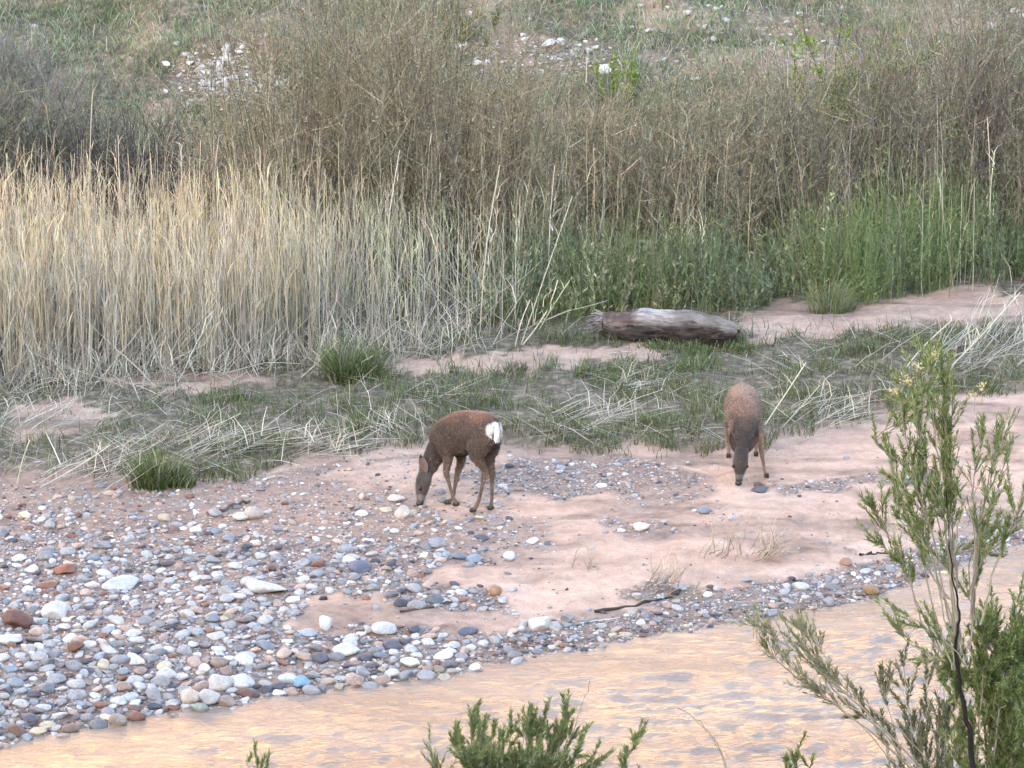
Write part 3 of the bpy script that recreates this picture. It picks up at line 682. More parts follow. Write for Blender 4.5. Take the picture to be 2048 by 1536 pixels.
A_ = dict(root=(940, 1000, .1), fwd=(-.80, .60, 0), neck_ref=(-.55, .35, .6), head_ref=(-.93, -.30, .1),
  torso=[(993,866,-.07,.07,.085),(984,864,-.03,.135,.155),(968,862,.04,.165,.185),(945,861,.13,.145,.195),(920,867,.23,.165,.215),(898,873,.32,.16,.19),(882,880,.38,.125,.155),(873,888,.40,.085,.10)],
  neck=[(893,876,.34,.10,.125),(879,894,.37,.09,.115),(866,915,.36,.072,.095),(856,934,.33,.062,.082),(850,949,.30,.056,.07)],
  head=[(851,946,.29,.06,.068),(847,962,.27,.066,.076),(844,977,.255,.058,.066),(841.5,993,.24,.04,.046),(840,1005,.23,.033,.035)],
  legs=[[(970,866,.0,.13,.15),(958,892,-.02,.10,.125),(954,912,-.04,.06,.085),(963,930,-.02,.033,.046),(970,944,.0,.027,.035),(965,968,-.01,.019,.02),(959,995,-.02,.017,.018),(953,1011,-.03,.021,.022),(948,1022,-.03,.022,.022)],
        [(980,868,.14,.09,.12),(979,895,.13,.075,.105),(977,914,.11,.05,.07),(981,932,.12,.031,.042),(984,947,.13,.026,.033),(984,970,.11,.019,.02),(984,996,.09,.017,.018),(982,1009,.07,.02,.021),(983,1019,.05,.022,.022)],
        [(888,876,.25,.085,.12),(892,901,.21,.062,.088),(895,918,.19,.042,.055),(893,934,.19,.031,.036),(893,948,.19,.028,.03),(898,966,.20,.019,.02),(904,987,.19,.017,.018),(908,999,.18,.021,.021),(914,1013,.17,.022,.022)],
        [(910,884,.46,.05,.09),(920,905,.45,.045,.07),(922,920,.43,.036,.048),(917,938,.40,.029,.033),(913,955,.37,.027,.028),(910,972,.34,.019,.019),(907,990,.29,.017,.018),(902,1000,.25,.02,.021),(897,1011,.23,.022,.022)]],
  tail=[(990,848,-.10,.03,.03),(994,862,-.15,.028,.024),(992,880,-.17,.024,.02),(988,896,-.16,.016,.015)],
  patch=[((983,857,-.17),.075),((981,867,-.19),.076),((982,877,-.19),.066),((1000,858,.02),.08),((999,872,.02),.085)], dark=(986,900,-.02),
  ears=[((851,946,.24),(841,910,.19),(-.45,-.85,-.1),.050),((855,940,.36),(854,903,.43),(-.6,-.7,-.1),.046)],
  eyes=[(840.5,977,.188),(836,976,.30)], nose=(839.5,1007,.225),
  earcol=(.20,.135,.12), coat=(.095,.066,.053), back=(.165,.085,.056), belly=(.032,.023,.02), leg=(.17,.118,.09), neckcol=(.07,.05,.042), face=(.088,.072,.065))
deer('grazing_doe', YA, A_, 'brown doe with white rump patch grazing side-on among the stones')
YB = G(1478, 974)[1]
B_ = dict(root=(1486, 930, .6), fwd=(.02, -1, 0), neck_ref=(0, -.7, .7), head_ref=(0, -1, .1),
  torso=[(1482,812,1.30,.08,.10),(1483,806,1.20,.15,.18),(1485,808,1.02,.18,.205),(1486,818,.82,.185,.215),(1487,828,.62,.175,.21),(1488,838,.46,.145,.175),(1489,846,.36,.10,.12)],
  neck=[(1490,822,.56,.15,.17),(1493,836,.40,.13,.15),(1491,858,.26,.10,.125),(1487,882,.14,.078,.10),(1484,900,.07,.06,.075)],
  head=[(1484,898,.06,.066,.07),(1482,914,.035,.072,.078),(1480.5,930,.02,.074,.072),(1479,950,.01,.043,.048),(1477.5,963,.005,.034,.036)],
  legs=[[(1466,815,1.12,.08,.13),(1461,842,1.10,.065,.11),(1457,862,1.14,.042,.06),(1456,878,1.20,.028,.036),(1456,886,1.20,.024,.03),(1457,896,1.16,.018,.019),(1457,905,1.13,.017,.018),(1457,910,1.11,.02,.021),(1457,914,1.10,.022,.022)],
        [(1502,815,1.12,.08,.13),(1508,842,1.10,.065,.11),(1511,862,1.14,.042,.06),(1512,876,1.20,.028,.036),(1512,884,1.20,.024,.03),(1512,893,1.17,.018,.019),(1512,902,1.14,.017,.018),(1512,907,1.12,.02,.021),(1512,911,1.11,.022,.022)],
        [(1503,842,.44,.07,.11),(1515,862,.38,.055,.08),(1520,874,.35,.038,.05),(1522,890,.34,.028,.034),(1523,904,.33,.026,.028),(1526,921,.31,.018,.019),(1529,940,.28,.0165,.0175),(1531,949,.26,.02,.021),(1533,957,.25,.022,.022)],
        [(1474,842,.44,.07,.11),(1467,862,.38,.055,.08),(1469,874,.35,.038,.05),(1474,890,.36,.028,.034),(1478,904,.36,.026,.028),(1480,921,.36,.018,.019),(1480,938,.35,.0165,.0175),(1480,946,.34,.02,.021),(1480,952,.33,.022,.022)]],
  tail=[(1483,792,1.36,.03,.03),(1483,808,1.40,.027,.024),(1483,826,1.40,.022,.02),(1483,842,1.38,.014,.014)],
  ears=[((1472,906,.05),(1461,866,.06),(-.35,-1,-.1),.040),((1496,905,.05),(1517,866,.06),(.35,-1,-.1),.040)],
  eyes=[(1467,932,-.012),(1494,932,-.012)], nose=(1477,966,-.02),
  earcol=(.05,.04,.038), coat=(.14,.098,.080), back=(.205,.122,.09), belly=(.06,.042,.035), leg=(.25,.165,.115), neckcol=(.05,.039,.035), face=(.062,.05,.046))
deer('grazing_doe', YB, B_, 'doe facing the camera, head lowered to the pink sand')

# ------------------------------------------------------------------ plants: reeds
def px_scatter(n, x0, x1, y0, y1, fn=None):
    px = rng.uniform(x0, x1, n); py = rng.uniform(y0, y1, n)
    if fn is not None:
        k = rng.random(n) < fn(px, py); px, py = px[k], py[k]
    return px, py, ground(px, py)
STRAW = [(.64, .54, .36), (.55, .46, .31), (.72, .63, .46), (.38, .31, .21), (.70, .63, .49), (.25, .20, .14)]
GREYSTRAW = [(.48, .45, .38), (.58, .55, .47), (.38, .35, .29), (.66, .63, .54)]
GREENSTRAW = [(.48, .50, .30), (.42, .46, .28), (.56, .56, .38), (.30, .34, .20)]
def reed_geo(g, base, h, az, tilt, bend, rad, c0, c1, leafy=2, S=6):
    n = len(base); p = curves(base, h, az, tilt, bend, S)
    p[:, 1:-1] += rng.normal(0, .006, p[:, 1:-1].shape)
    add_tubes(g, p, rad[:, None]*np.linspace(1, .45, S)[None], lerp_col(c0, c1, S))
    for _ in range(leafy):
        f = rng.uniform(.25, .95, n)*(S-1); i = np.minimum(f.astype(int), S-2); t = (f-i)[:, None]; ar = np.arange(n)
        pos = p[ar, i]*(1-t)+p[ar, i+1]*t
        blades(g, pos, rng.uniform(.12, .38, n), rng.uniform(.006, .014, n), rng.uniform(0, 6.3, n), rng.uniform(.1, .5, n), rng.uniform(.3, 1.6, n), c1*.95, c1*1.05, 3)
def reed_front(px): return np.interp(px, [-350, 0, 200, 400, 600, 750, 900, 1000, 1080], [785, 770, 760, 745, 725, 705, 690, 670, 640])
def reed_dens(px, py):
    f = reed_front(px) + 14*(vnoise(px/22, .5, 151)-.5)*2; back = np.interp(px, [0, 300, 500, 700, 1000], [520, 530, 540, 560, 560])
    return ((py < f) & (py > back))*(1-.86*sstep(430, 900, px))*(.55+.45*sstep(f-150, f-20, py))*(.55+.9*vnoise(px/18, py/30, 152))
px, py, B = px_scatter(9300, -340, 1080, 500, 785, reed_dens); n = len(B)
h = np.interp(px, [0, 200, 420, 560, 700, 850, 1080], [1.32, 1.2, 1.15, 1.32, 1.3, 1.25, 1.0])*rng.normal(1, .17, n)*(1+.35*(rng.random(n) < .05))
greenness = sstep(520, 900, px + 150*(rng.random(n)-.5)); grey = rng.random(n) < np.interp(py-reed_front(px), [-110, -20], [.08, .35])
c1 = np.where((rng.random(n) < greenness*.65)[:, None], pick(GREENSTRAW, n), pick(STRAW+[(.74, .63, .42), (.68, .56, .36), (.78, .70, .52)], n)); c1 = np.where(grey[:, None], pick(GREYSTRAW, n), c1)
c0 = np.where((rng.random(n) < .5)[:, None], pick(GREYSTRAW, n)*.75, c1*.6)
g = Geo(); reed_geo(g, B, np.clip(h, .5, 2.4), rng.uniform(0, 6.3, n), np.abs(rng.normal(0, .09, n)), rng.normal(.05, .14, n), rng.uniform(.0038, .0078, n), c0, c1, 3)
px, py, B = px_scatter(1100, -340, 1050, 560, 800, lambda a, b: (b < reed_front(a)+25)*1.0); n = len(B)   # broken canes leaning through the bed
c1 = pick(GREYSTRAW, n); reed_geo(g, B, rng.uniform(.4, 1.3, n), rng.uniform(0, 6.3, n), rng.uniform(.3, 1.2, n), rng.normal(0, .2, n), rng.uniform(.004, .007, n), c1*.8, c1, 1)
px, py, B = px_scatter(1050, 430, 2100, 480, 600, lambda a, b: (.35+.65*(vnoise(a/35, b/50, 155) > .5))*(1-.72*sstep(1150, 1600, a))); n = len(B); c1 = pick(STRAW+GREYSTRAW, n, .15)*.9
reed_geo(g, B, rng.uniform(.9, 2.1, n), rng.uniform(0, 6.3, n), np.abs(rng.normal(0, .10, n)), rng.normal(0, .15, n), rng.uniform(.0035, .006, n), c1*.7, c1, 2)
px, py, B = px_scatter(1900, -340, 1000, 690, 810, lambda a, b: np.clip(1-np.abs(b-reed_front(a)-5)/45, 0, 1)); n = len(B); c1 = pick(GREYSTRAW, n, .15)
reed_geo(g, B, rng.uniform(.15, .6, n), rng.uniform(0, 6.3, n), rng.uniform(.1, 1.3, n), rng.normal(.2, .4, n), rng.uniform(.003, .006, n), c1*.7, c1, 1)
tag(link('reed_bed', g.mesh('reed_bed', False), M_STRAW), 'dense stand of dry straw-coloured reeds on the left bank', 'reeds', kind='stuff')
# single canes one can pick out: (foot px, tip px, label)
CANES = [((1042,690),(1145,392),'long pale cane leaning right above the green undergrowth, right of the reed bed'),((960,665),(1000,330),'tall upright pale cane at the right rim of the reed bed'),
 ((1078,660),(1140,560),'short green-white cane leaning right, left of the log'),((1045,690),(1115,560),'cane leaning right just left of the short one by the log'),
 ((1030,695),(1060,600),'slim low cane at the foot of the long leaning cane'),((602,755),(675,682),'pale cane slanting over the green tuft below the reeds'),
 ((690,760),(746,712),'lower pale cane slanting over the right of the green tuft'),((350,725),(440,575),'bright white cane leaning right in front of the reeds'),
 ((285,745),(405,690),'fallen white cane lying low before the reed bed'),((80,975),(220,890),'bleached cane lying at the left rim of the stones'),((35,968),(60,880),'yellowish bent cane at the far left above the stones'),
 ((1972,520),(1974,232),'whitest tall cane standing at the right edge before the willows'),((1985,520),(1990,300),'thinner white cane right of the whitest tall cane'),((2010,470),(2028,310),'short bent white cane at the right edge'),
 ((1360,505),(1362,270),'upright pale cane before the willows above the log'),((1370,500),(1374,330),'second upright cane tight beside the one above the log'),((1292,478),(1192,388),'cane leaning left over the green undergrowth'),
 ((1365,480),(1315,408),'short cane leaning left above the log'),((1420,470),(1440,290),'slender curved cane right of the upright pair'),((1500,545),(1465,470),'bent cane among green leaves right of the log'),
 ((1625,555),(1672,520),'short cane slanting right over bright green shrub'),((1530,850),(1612,725),'pale cane leaning right behind the facing doe'),((1560,860),(1640,770),'branched dry stalk right of the facing doe'),
 ((1790,770),(1905,640),'grey cane slanting up right, above the sand on the right'),((1880,755),(2040,585),'long grey cane slanting up right at the right edge'),((700,640),(742,420),'pale green cane standing out in the middle of the reeds'),
 ((770,650),(800,300),'tall straight cane reaching into the willow behind'),((515,620),(520,300),'tall straw cane in the centre of the bed'),((180,540),(185,185),'thin tall cane rising before the dark brush'),((240,560),(236,270),'second thin cane before the dark brush'),
 ((360,560),(362,290),'pale cane at the right of the dark brush'),((1100,620),(1110,330),'upright pale cane at the left of the green undergrowth')]
for (a, b, lab) in CANES:
    p0 = G(*a); hi = a[1]-b[1] > 140; Y = p0[1] + (rng.uniform(-.15, .1))
    p1 = at_depth(b[0], b[1], Y); f = np.linspace(0, 1, 7)[:, None]; pts = p0*(1-f)+p1*f; pts[:, 0] += .03*np.sin(f[:, 0]*3.1)*rng.normal(); pts = pts[None]
    L = np.linalg.norm(p1-p0); gr = 'green' in lab and 'under' not in lab and 'tuft' not in lab
    c = pick([(.66, .62, .50)] if not gr else [(.52, .56, .38)], 1); g = Geo()
    add_tubes(g, pts, np.linspace(.0078, .005, 7)[None], lerp_col(c*.8, c*.98, 7), 5)
    k = int(4 + L*4); fi = rng.uniform(.15, 1, k); pos = p0 + fi[:, None]*(p1-p0)
    rt = root('reed_cane', p0, lab, 'reed', 'single canes around the reed bed'); child('stalk', g, M_STRAW, rt)
    g2 = Geo(); d = (p1-p0)/L; blades(g2, pos, rng.uniform(.06, .2, k), rng.uniform(.008, .016, k), rng.uniform(0, 6.3, k), rng.uniform(.2, .8, k), rng.uniform(.2, 1.3, k), np.repeat(c*.9, k, 0), np.repeat(c, k, 0), 3)
    child('leaf_sheath', g2, M_STRAW, rt)['kind'] = 'stuff'

# ------------------------------------------------------------------ grass and litter on the bank
GREEN = [(.125, .175, .065), (.10, .145, .055), (.17, .22, .095), (.135, .165, .08), (.20, .245, .12)]
OLIVE = [(.12, .12, .055), (.16, .15, .07), (.09, .095, .05)]
GREYGREEN = [(.17, .21, .13), (.22, .26, .175), (.14, .175, .115)]
def bank_dens(px, py):
    top = np.interp(px, [p[0] for p in _ve], [p[1] for p in _ve]); e = top + 16*(vnoise(px/30, .7, 161)-.5)*2
    s = np.zeros(np.shape(px), bool)
    for poly in ([(1470,655),(1560,600),(1700,612),(1900,575),(2060,590),(2060,640),(1850,655),(1650,665),(1500,690)], [(740,742),(820,712),(1000,705),(1180,690),(1320,690),(1330,715),(1150,735),(1000,748),(860,750)], [(180,745),(330,738),(520,742),(560,765),(400,778),(200,765)], [(0,830),(120,800),(240,830),(150,870),(0,875)]):
        s |= in_poly(px + 110*(fbm(px/38, py/16, 81)-.5), py + 46*(fbm(px/38, py/16, 83)-.5), poly)
    return (py < e)*np.where(s, .10, 1)*(.10+1.0*sstep(.40, .60, fbm(px/75, py/22, 165)))
def green_w(px, py): return np.clip(.15 + .85*sstep(250, 500, px + 2*(py-850)) - .35*(py < 740)*(px < 900), 0, 1)
px, py, B = px_scatter(88000, -330, 2380, 640, 990, lambda a, b: bank_dens(a, b)*(.30+.7*green_w(a, b))); n = len(B)
c = pick(GREEN, n, .2); ol = rng.random(n) < .38; c[ol] = pick(OLIVE, int(ol.sum()), .2); dry = rng.random(n) < .26-.18*green_w(px, py); c[dry] = pick(GREYSTRAW, int(dry.sum()))*.75
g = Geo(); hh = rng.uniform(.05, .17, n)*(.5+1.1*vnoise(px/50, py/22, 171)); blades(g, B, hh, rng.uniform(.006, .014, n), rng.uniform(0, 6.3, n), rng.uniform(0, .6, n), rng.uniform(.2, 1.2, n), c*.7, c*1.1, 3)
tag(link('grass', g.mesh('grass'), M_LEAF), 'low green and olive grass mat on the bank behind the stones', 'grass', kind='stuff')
px, py, B = px_scatter(18500, -330, 2380, 650, 990, lambda a, b: np.clip(bank_dens(a, b+6)*.5*(.25 + 1.1*sstep(.5, .72, fbm(a/110, b/30, 181)) + .6*(a < 420) + .8*((b > np.interp(a, [p[0] for p in _ve], [p[1] for p in _ve])-55))), 0, 1)); n = len(B)
c = pick(GREYSTRAW, n, .15); br = rng.random(n) < .35; c[br] = pick([(.30, .24, .17), (.22, .17, .12), (.40, .32, .22)], int(br.sum()))
g = Geo(); az = np.where(rng.random(n) < .7, rng.normal(0, .5, n) + np.where(rng.random(n) < .5, 0, np.pi), rng.uniform(0, 6.3, n))
B[:, 2] += rng.uniform(.005, .06, n); blades(g, B, rng.uniform(.15, .6, n), rng.uniform(.006, .014, n), az, rng.uniform(1.0, 1.6, n), rng.uniform(-.1, .5, n), c*.85, c, 3)
tag(link('straw_litter', g.mesh('straw_litter'), M_STRAW), 'flattened bleached straw and dead stalks strewn over the bank', 'litter', kind='stuff')
# sheaves of fallen dry stalks one can tell apart
def sheaf(px, py, az, spread, L, n, label, pal=GREYSTRAW, tilt=(1.0, 1.45), cnt='dry stalks', grp='heaps of fallen dry stalks'):
    p = G(px, py); rt = root('dry_stalk_heap', p, label, 'dry stalks', grp); g = Geo(); B = p + rng.normal(0, 1, (n, 3))*np.array([spread, spread*.8, 0]); B[:, 2] = height(B[:, 0], B[:, 1]) + rng.uniform(0, .06, n)
    c = pick(pal, n, .15); reed_geo(g, B, rng.uniform(.5, 1, n)*L, rng.normal(az, .35, n), rng.uniform(tilt[0], tilt[1], n), rng.uniform(0, .5, n), rng.uniform(.003, .006, n), c*.85, c, 1, 5); child('stalk', g, M_STRAW, rt)['kind'] = 'stuff'
sheaf(420, 905, .4, .25, .7, 40, 'pale fallen stalk heap between green tuft and left doe'); sheaf(620, 915, -.3, .25, .65, 45, 'whitish fallen stalks drooping right, left of the side-on doe')
sheaf(800, 870, 2.4, .15, .5, 30, 'fanned dry stalks just left of the side-on doe\'s back'); sheaf(1640, 845, .1, .3, .7, 40, 'bleached stalks lying on sand right of the facing doe')
sheaf(1180, 850, .2, .3, .6, 30, 'dead stalks in the grass between the two does'); sheaf(1920, 730, .6, .4, 1.0, 55, 'big heap of grey dry canes at the right edge', tilt=(.7, 1.4)); sheaf(2020, 690, .9, .3, .9, 40, 'upright grey dry canes behind the heap at right', tilt=(.3, 1.1))
sheaf(150, 960, .3, .25, .8, 30, 'tan stalks fallen over the left rim of the stones'); sheaf(60, 850, .7, .3, .7, 30, 'grey tangle of stalks at the far left of the bank'); sheaf(330, 740, .6, .3, .8, 45, 'white collapsed stalks at the foot of the reeds', tilt=(.6, 1.4))
sheaf(1250, 780, 0, .12, .35, 24, 'small pale stalk bundle in grass below the log')
for (a, b, az, L, n, lab) in [(1440, 1118, .9, .32, 34, 'left dry grass tuft on the open pink sand'), (1520, 1118, .2, .38, 46, 'drooping dry grass tuft on the open pink sand'), (1320, 1185, .4, .35, 50, 'yellowish dry grass clump above the shoreline gravel'),
                              (1165, 1140, 1.4, .38, 14, 'stubble of broken stalks on the sand below the left doe'), (1790, 1085, 1.2, .3, 16, 'thin dry tuft on sand behind the tall foreground bush')]:
    sheaf(a, b, az, .09, L*.85, int(n*.5), lab, [(.40, .31, .22), (.48, .40, .30), (.28, .21, .15)], (.5, 1.4), grp='dry tufts on the sand')
# sticks
for (a, b, r, c, lab) in [((1190,1226),(1345,1196),.016,(.06,.05,.045),'dark thin driftwood stick along the upper edge of the gravel'),((800,1225),(925,1205),.012,(.09,.07,.055),'dark twig on the sand patch'),((1160,1248),(1240,1236),.007,(.55,.53,.50),'pale straight stick on shoreline gravel'),
                          ((1720,1112),(1770,1106),.014,(.055,.045,.04),'short black stick above the right gravel'),((440,1025),(500,1005),.02,(.10,.08,.065),'dark crooked branch on the back of the stone bar'),((1060,870),(1200,862),.014,(.08,.065,.055),'dark fallen branch in grass behind the left doe'),((1300,866),(1460,856),.011,(.42,.38,.33),'pale fallen stick ending at the facing doe')]:
    p0, p1 = G(*a), G(*b); f = np.linspace(0, 1, 9)[:, None]; pts = p0*(1-f)+p1*f; pts[:, 2] = height(pts[:, 0], pts[:, 1]) + r*.8; pts[1:-1] += rng.normal(0, r*.7, (7, 3)); g = Geo(); cc = np.tile(np.array(c), (1, 9, 1))
    add_tubes(g, pts[None], (r*np.linspace(1, .55, 9))[None]*rng.uniform(.85, 1.15, (1, 9)), cc*rng.uniform(.8, 1.2, (1, 9, 1)), 6); rt = root('stick', p0, lab, 'stick', 'loose sticks on the bar'); child('wood', g, M_STEM, rt, True)

# ------------------------------------------------------------------ log
def log_mat():
    m, nt, out = new_mat('weathered_wood'); tc = N_(nt, 'ShaderNodeTexCoord'); mp = N_(nt, 'ShaderNodeMapping'); mp.inputs['Scale'].default_value = (1.6, 14, 14); nt.links.new(tc.outputs['Object'], mp.inputs[0])
    n = noise(nt, 1.6, 6, .65, mp.outputs[0]); n2 = noise(nt, 5, 4, .6, tc.outputs['Object']); a = N_(nt, 'ShaderNodeAttribute', attribute_name='Col')
    r = ramp(nt, [(.36, (.28, .25, .24)), (.48, (.9, .88, .88)), (.7, (1.25, 1.22, 1.2))]); nt.links.new(n.outputs['Fac'], r.inputs[0]); r2 = ramp(nt, [(.35, (.7, .68, .66)), (.65, (1.1, 1.1, 1.1))]); nt.links.new(n2.outputs['Fac'], r2.inputs[0])
    c = mixc(nt, 1.0, a.outputs['Color'], r.outputs[0], 'MULTIPLY'); c = mixc(nt, 1.0, c, r2.outputs[0], 'MULTIPLY'); p = N_(nt, 'ShaderNodeBsdfPrincipled'); nt.links.new(c, p.inputs['Base Color']); p.inputs['Roughness'].default_value = .85
    b = N_(nt, 'ShaderNodeBump'); b.inputs['Strength'].default_value = 1; b.inputs['Distance'].default_value = .06; nt.links.new(n.outputs['Fac'], b.inputs['Height']); nt.links.new(b.outputs[0], p.inputs['Normal']); nt.links.new(p.outputs[0], out.inputs[0]); return m
M_LOG = log_mat()
L0, L1 = G(1196, 676), G(1476, 690)
lc = (L0+L1)/2; Ld = L1-L0; Ll = np.linalg.norm(Ld); lrt = root('fallen_log', lc, 'weathered grey fallen log with dark bark underside lying on the bank', 'log')
def log_surface(f, th):                            # f 0..1 along, th around (0 = towards camera, pi/2 = up)
    r = np.interp(f, [0, .08, .25, .55, .85, 1], [.085, .14, .185, .20, .155, .085])*1.03*(1+.34*(fbm(f*4, np.cos(th)*1.3+3, 191)-.5)*2+.2*(fbm(f*9, np.sin(th)*3+9, 192, 4)-.5)*2 - .16*sstep(.62, .75, fbm(f*2.2+th*.05, np.cos(th)*4+7, 197))*np.clip(np.sin(th)+.4, 0, 1))
    r = r*(1+.12*np.clip(np.sin(th), 0, 1)*0)
    top = np.interp(f, [0, .3, .6, 1], [.20, .19, .18, .13])
    return np.stack([f*Ll - Ll/2, -np.cos(th)*r*1.05, np.sin(th)*r + top - .02], -1)
U, Vn = 48, 28; Fg, Tg = np.meshgrid(np.linspace(0, 1, U), np.arange(Vn)*2*np.pi/Vn, indexing='ij'); S_ = log_surface(Fg, Tg)
ragged = .10*(vnoise(Tg*2.2, 0*Tg, 193)-.5); S_[..., 0] += ragged*(1-sstep(0, .1, Fg)) + .05*(vnoise(Tg*3, 0*Tg, 194)-.5)*sstep(.92, 1, Fg)
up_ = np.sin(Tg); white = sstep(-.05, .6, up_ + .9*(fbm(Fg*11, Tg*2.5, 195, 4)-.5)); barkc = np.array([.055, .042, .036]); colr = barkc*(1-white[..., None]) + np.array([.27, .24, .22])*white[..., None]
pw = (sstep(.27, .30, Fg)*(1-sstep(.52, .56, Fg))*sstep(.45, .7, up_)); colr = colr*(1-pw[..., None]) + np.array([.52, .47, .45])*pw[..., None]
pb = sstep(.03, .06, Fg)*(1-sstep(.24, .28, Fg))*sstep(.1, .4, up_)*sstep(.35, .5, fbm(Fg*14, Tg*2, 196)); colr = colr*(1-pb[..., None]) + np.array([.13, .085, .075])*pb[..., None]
idx = np.arange(U*Vn).reshape(U, Vn); nxv = np.roll(idx, -1, 1); q = np.stack([idx[:-1], nxv[:-1], nxv[1:], idx[1:]], -1).reshape(-1, 4)
ang = math.atan2(Ld[1], Ld[0]); lrt.rotation_euler = (0, 0, ang)
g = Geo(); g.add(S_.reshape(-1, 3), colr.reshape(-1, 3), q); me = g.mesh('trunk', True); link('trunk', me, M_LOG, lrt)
for nm, k, dep, c in (('broken_end', 0, .10, (.22, .18, .16)), ('hollow_end', U-1, -.09, (.05, .035, .03))):   # recessed ends
    ringv = S_[k]; ctr = ringv.mean(0); g = Geo(); inner = ctr + (ringv-ctr)*.62 + np.array([dep, 0, 0]); cen = ctr + np.array([dep*1.1, 0, 0]); i = np.arange(Vn); j = (i+1) % Vn
    g.add(np.concatenate([ringv, inner, cen[None]]), np.tile(c, (2*Vn+1, 1)), np.stack([i, j, Vn+j, Vn+i], -1), np.stack([Vn+i, Vn+j, 0*i+2*Vn], -1)); link(nm, g.mesh(nm), M_LOG, lrt)
g = Geo(); k = 150                                  # bark plates hanging round the lower flank
for _ in range(k):
    f0 = rng.uniform(.14, .86); t0 = rng.uniform(-1.1, .2); w, hgt = rng.uniform(.03, .13), rng.uniform(.05, .13); f_ = np.linspace(f0, f0+w, 4); t_ = np.linspace(t0, t0+hgt, 3); ff, tt = np.meshgrid(f_, t_, indexing='ij'); ff = np.clip(ff + rng.normal(0, .007, ff.shape), 0, 1); tt = tt + rng.normal(0, .03, tt.shape)
    V = log_surface(ff, tt); V += np.stack([0*tt, -np.cos(tt), np.sin(tt)], -1)*rng.uniform(.004, .014); i = np.arange(12).reshape(4, 3); g.add(V.reshape(-1, 3), np.tile(np.array([.055, .042, .036])*rng.uniform(.6, 1.35), (12, 1)), np.stack([i[:-1, :-1], i[1:, :-1], i[1:, 1:], i[:-1, 1:]], -1).reshape(-1, 4))
bk = link('bark', g.mesh('bark'), M_LOG, lrt); bk['kind'] = 'stuff'
g = Geo(); k = 60; th = rng.uniform(-.4, 3.4, k); b0 = log_surface(np.full(k, .03), th); b1 = b0 + np.stack([-rng.uniform(.03, .19, k), rng.normal(0, .03, k), rng.normal(-.03, .04, k)], 1)
add_tubes(g, np.stack([b0, (b0+b1)/2, b1], 1), np.tile([.022, .015, .004], (k, 1)), np.tile([[.34, .31, .31]], (k, 3, 1))*rng.uniform(.5, 1.2, (k, 1, 1)), 4); sp_ = link('splinters', g.mesh('splinters'), M_LOG, lrt); sp_['kind'] = 'stuff'

# ------------------------------------------------------------------ shrubs
def shrub(name, px, py, width, hgt, label, cat_, grp, nst=90, stem=((.20, .15, .12), (.28, .22, .17)), leaf=None, leafn=4000, lean=.22, lsize=(.024, .055), twig=12, dY=None, upright=.5, srad=.005):
    p = G(px, py); rt = root(name, p, label, cat_, grp); dep = width*.6 if dY is None else dY
    B = p + np.stack([rng.normal(0, width*.22, nst), rng.normal(0, dep*.22, nst), np.zeros(nst)], 1); B[:, 2] = height(B[:, 0], B[:, 1]); off = (B[:, 0]-p[0])/max(width*.5, .1)
    S = 7; hh = hgt*(.35+.72*rng.random(nst)**.8); az = np.arctan2(rng.normal(0, .5, nst)*.6, off + rng.normal(0, .5, nst)); tilt = np.abs(off)*lean*.6 + np.abs(rng.normal(0, lean*.4, nst)); pts = curves(B, hh, az, tilt, rng.normal(.05, .2, nst), S); pts[:, 1:] += np.cumsum(rng.normal(0, .028*hgt/2, (nst, S-1, 3))*np.array([1, 1, .2]), 1)
    c = pick(stem, nst, .2)*.75; g = Geo(); add_tubes(g, pts, srad*np.linspace(1.1, .45, S)[None]*rng.uniform(.7, 1.4, (nst, 1)), lerp_col(c*.8, c*1.1, S))
    nt_ = nst*twig; si = rng.integers(0, nst, nt_); f = rng.uniform(.2, .98, nt_)*(S-1); i = np.minimum(f.astype(int), S-2); t = (f-i)[:, None]; tb = pts[si, i]*(1-t)+pts[si, i+1]*t
    d = pts[si, i+1]-pts[si, i]; d /= np.linalg.norm(d, axis=1, keepdims=True); d = d*upright + rng.normal(0, .5, (nt_, 3)); d[:, 2] = np.abs(d[:, 2])*.9+.1; d /= np.linalg.norm(d, axis=1, keepdims=True); L = rng.uniform(.15, .5, nt_)*hgt/2.6
    ff = np.linspace(0, 1, 3)[None, :, None]; tp = tb[:, None] + d[:, None]*L[:, None, None]*ff + np.array([0, 0, .06])*ff**2*L[:, None, None]; tc = pick(stem, nt_, .25)*1.15
    side = np.cross(d, rng.normal(size=(nt_, 3))); side /= np.linalg.norm(side, axis=1, keepdims=True); add_ribbons(g, tp, np.tile([.0055, .0045, .0025], (nt_, 1))*srad/.005, side, np.repeat(tc[:, None], 3, 1))
    child('stem', g, M_STEM, rt)
    leafn = int(leafn*2.0)
    if leaf is not None and leafn:
        g = Geo(); k = rng.integers(0, nt_, leafn); u = rng.uniform(.1, 1.05, leafn)[:, None]; pos = tb[k] + d[k]*L[k][:, None]*u; dv = d[k]*.8 + rng.normal(0, .55, (leafn, 3)); dv[:, 2] += .25
        ln = rng.uniform(*lsize, leafn); leaves(g, pos, dv, ln, ln*rng.uniform(.22, .4, leafn), pick(leaf, leafn, .22)); child('foliage', g, M_LEAF, rt)
    return rt
BROWN = ((.205, .18, .135), (.285, .255, .195), (.155, .135, .105), (.36, .325, .25)); PURP = ((.20, .165, .165), (.27, .225, .215), (.14, .12, .125)); TAN = ((.46, .41, .30), (.38, .335, .245), (.30, .265, .19))
LOLIVE = [(.22, .22, .125), (.17, .17, .095), (.30, .285, .18), (.26, .235, .165), (.40, .375, .26), (.33, .29, .21)]; LGREY = [(.19, .225, .15), (.24, .275, .20), (.16, .19, .13)]; LGREEN = [(.12, .165, .05), (.155, .20, .07), (.10, .135, .05)]; LBRIGHT = [(.20, .30, .06), (.25, .36, .09), (.17, .25, .06)]
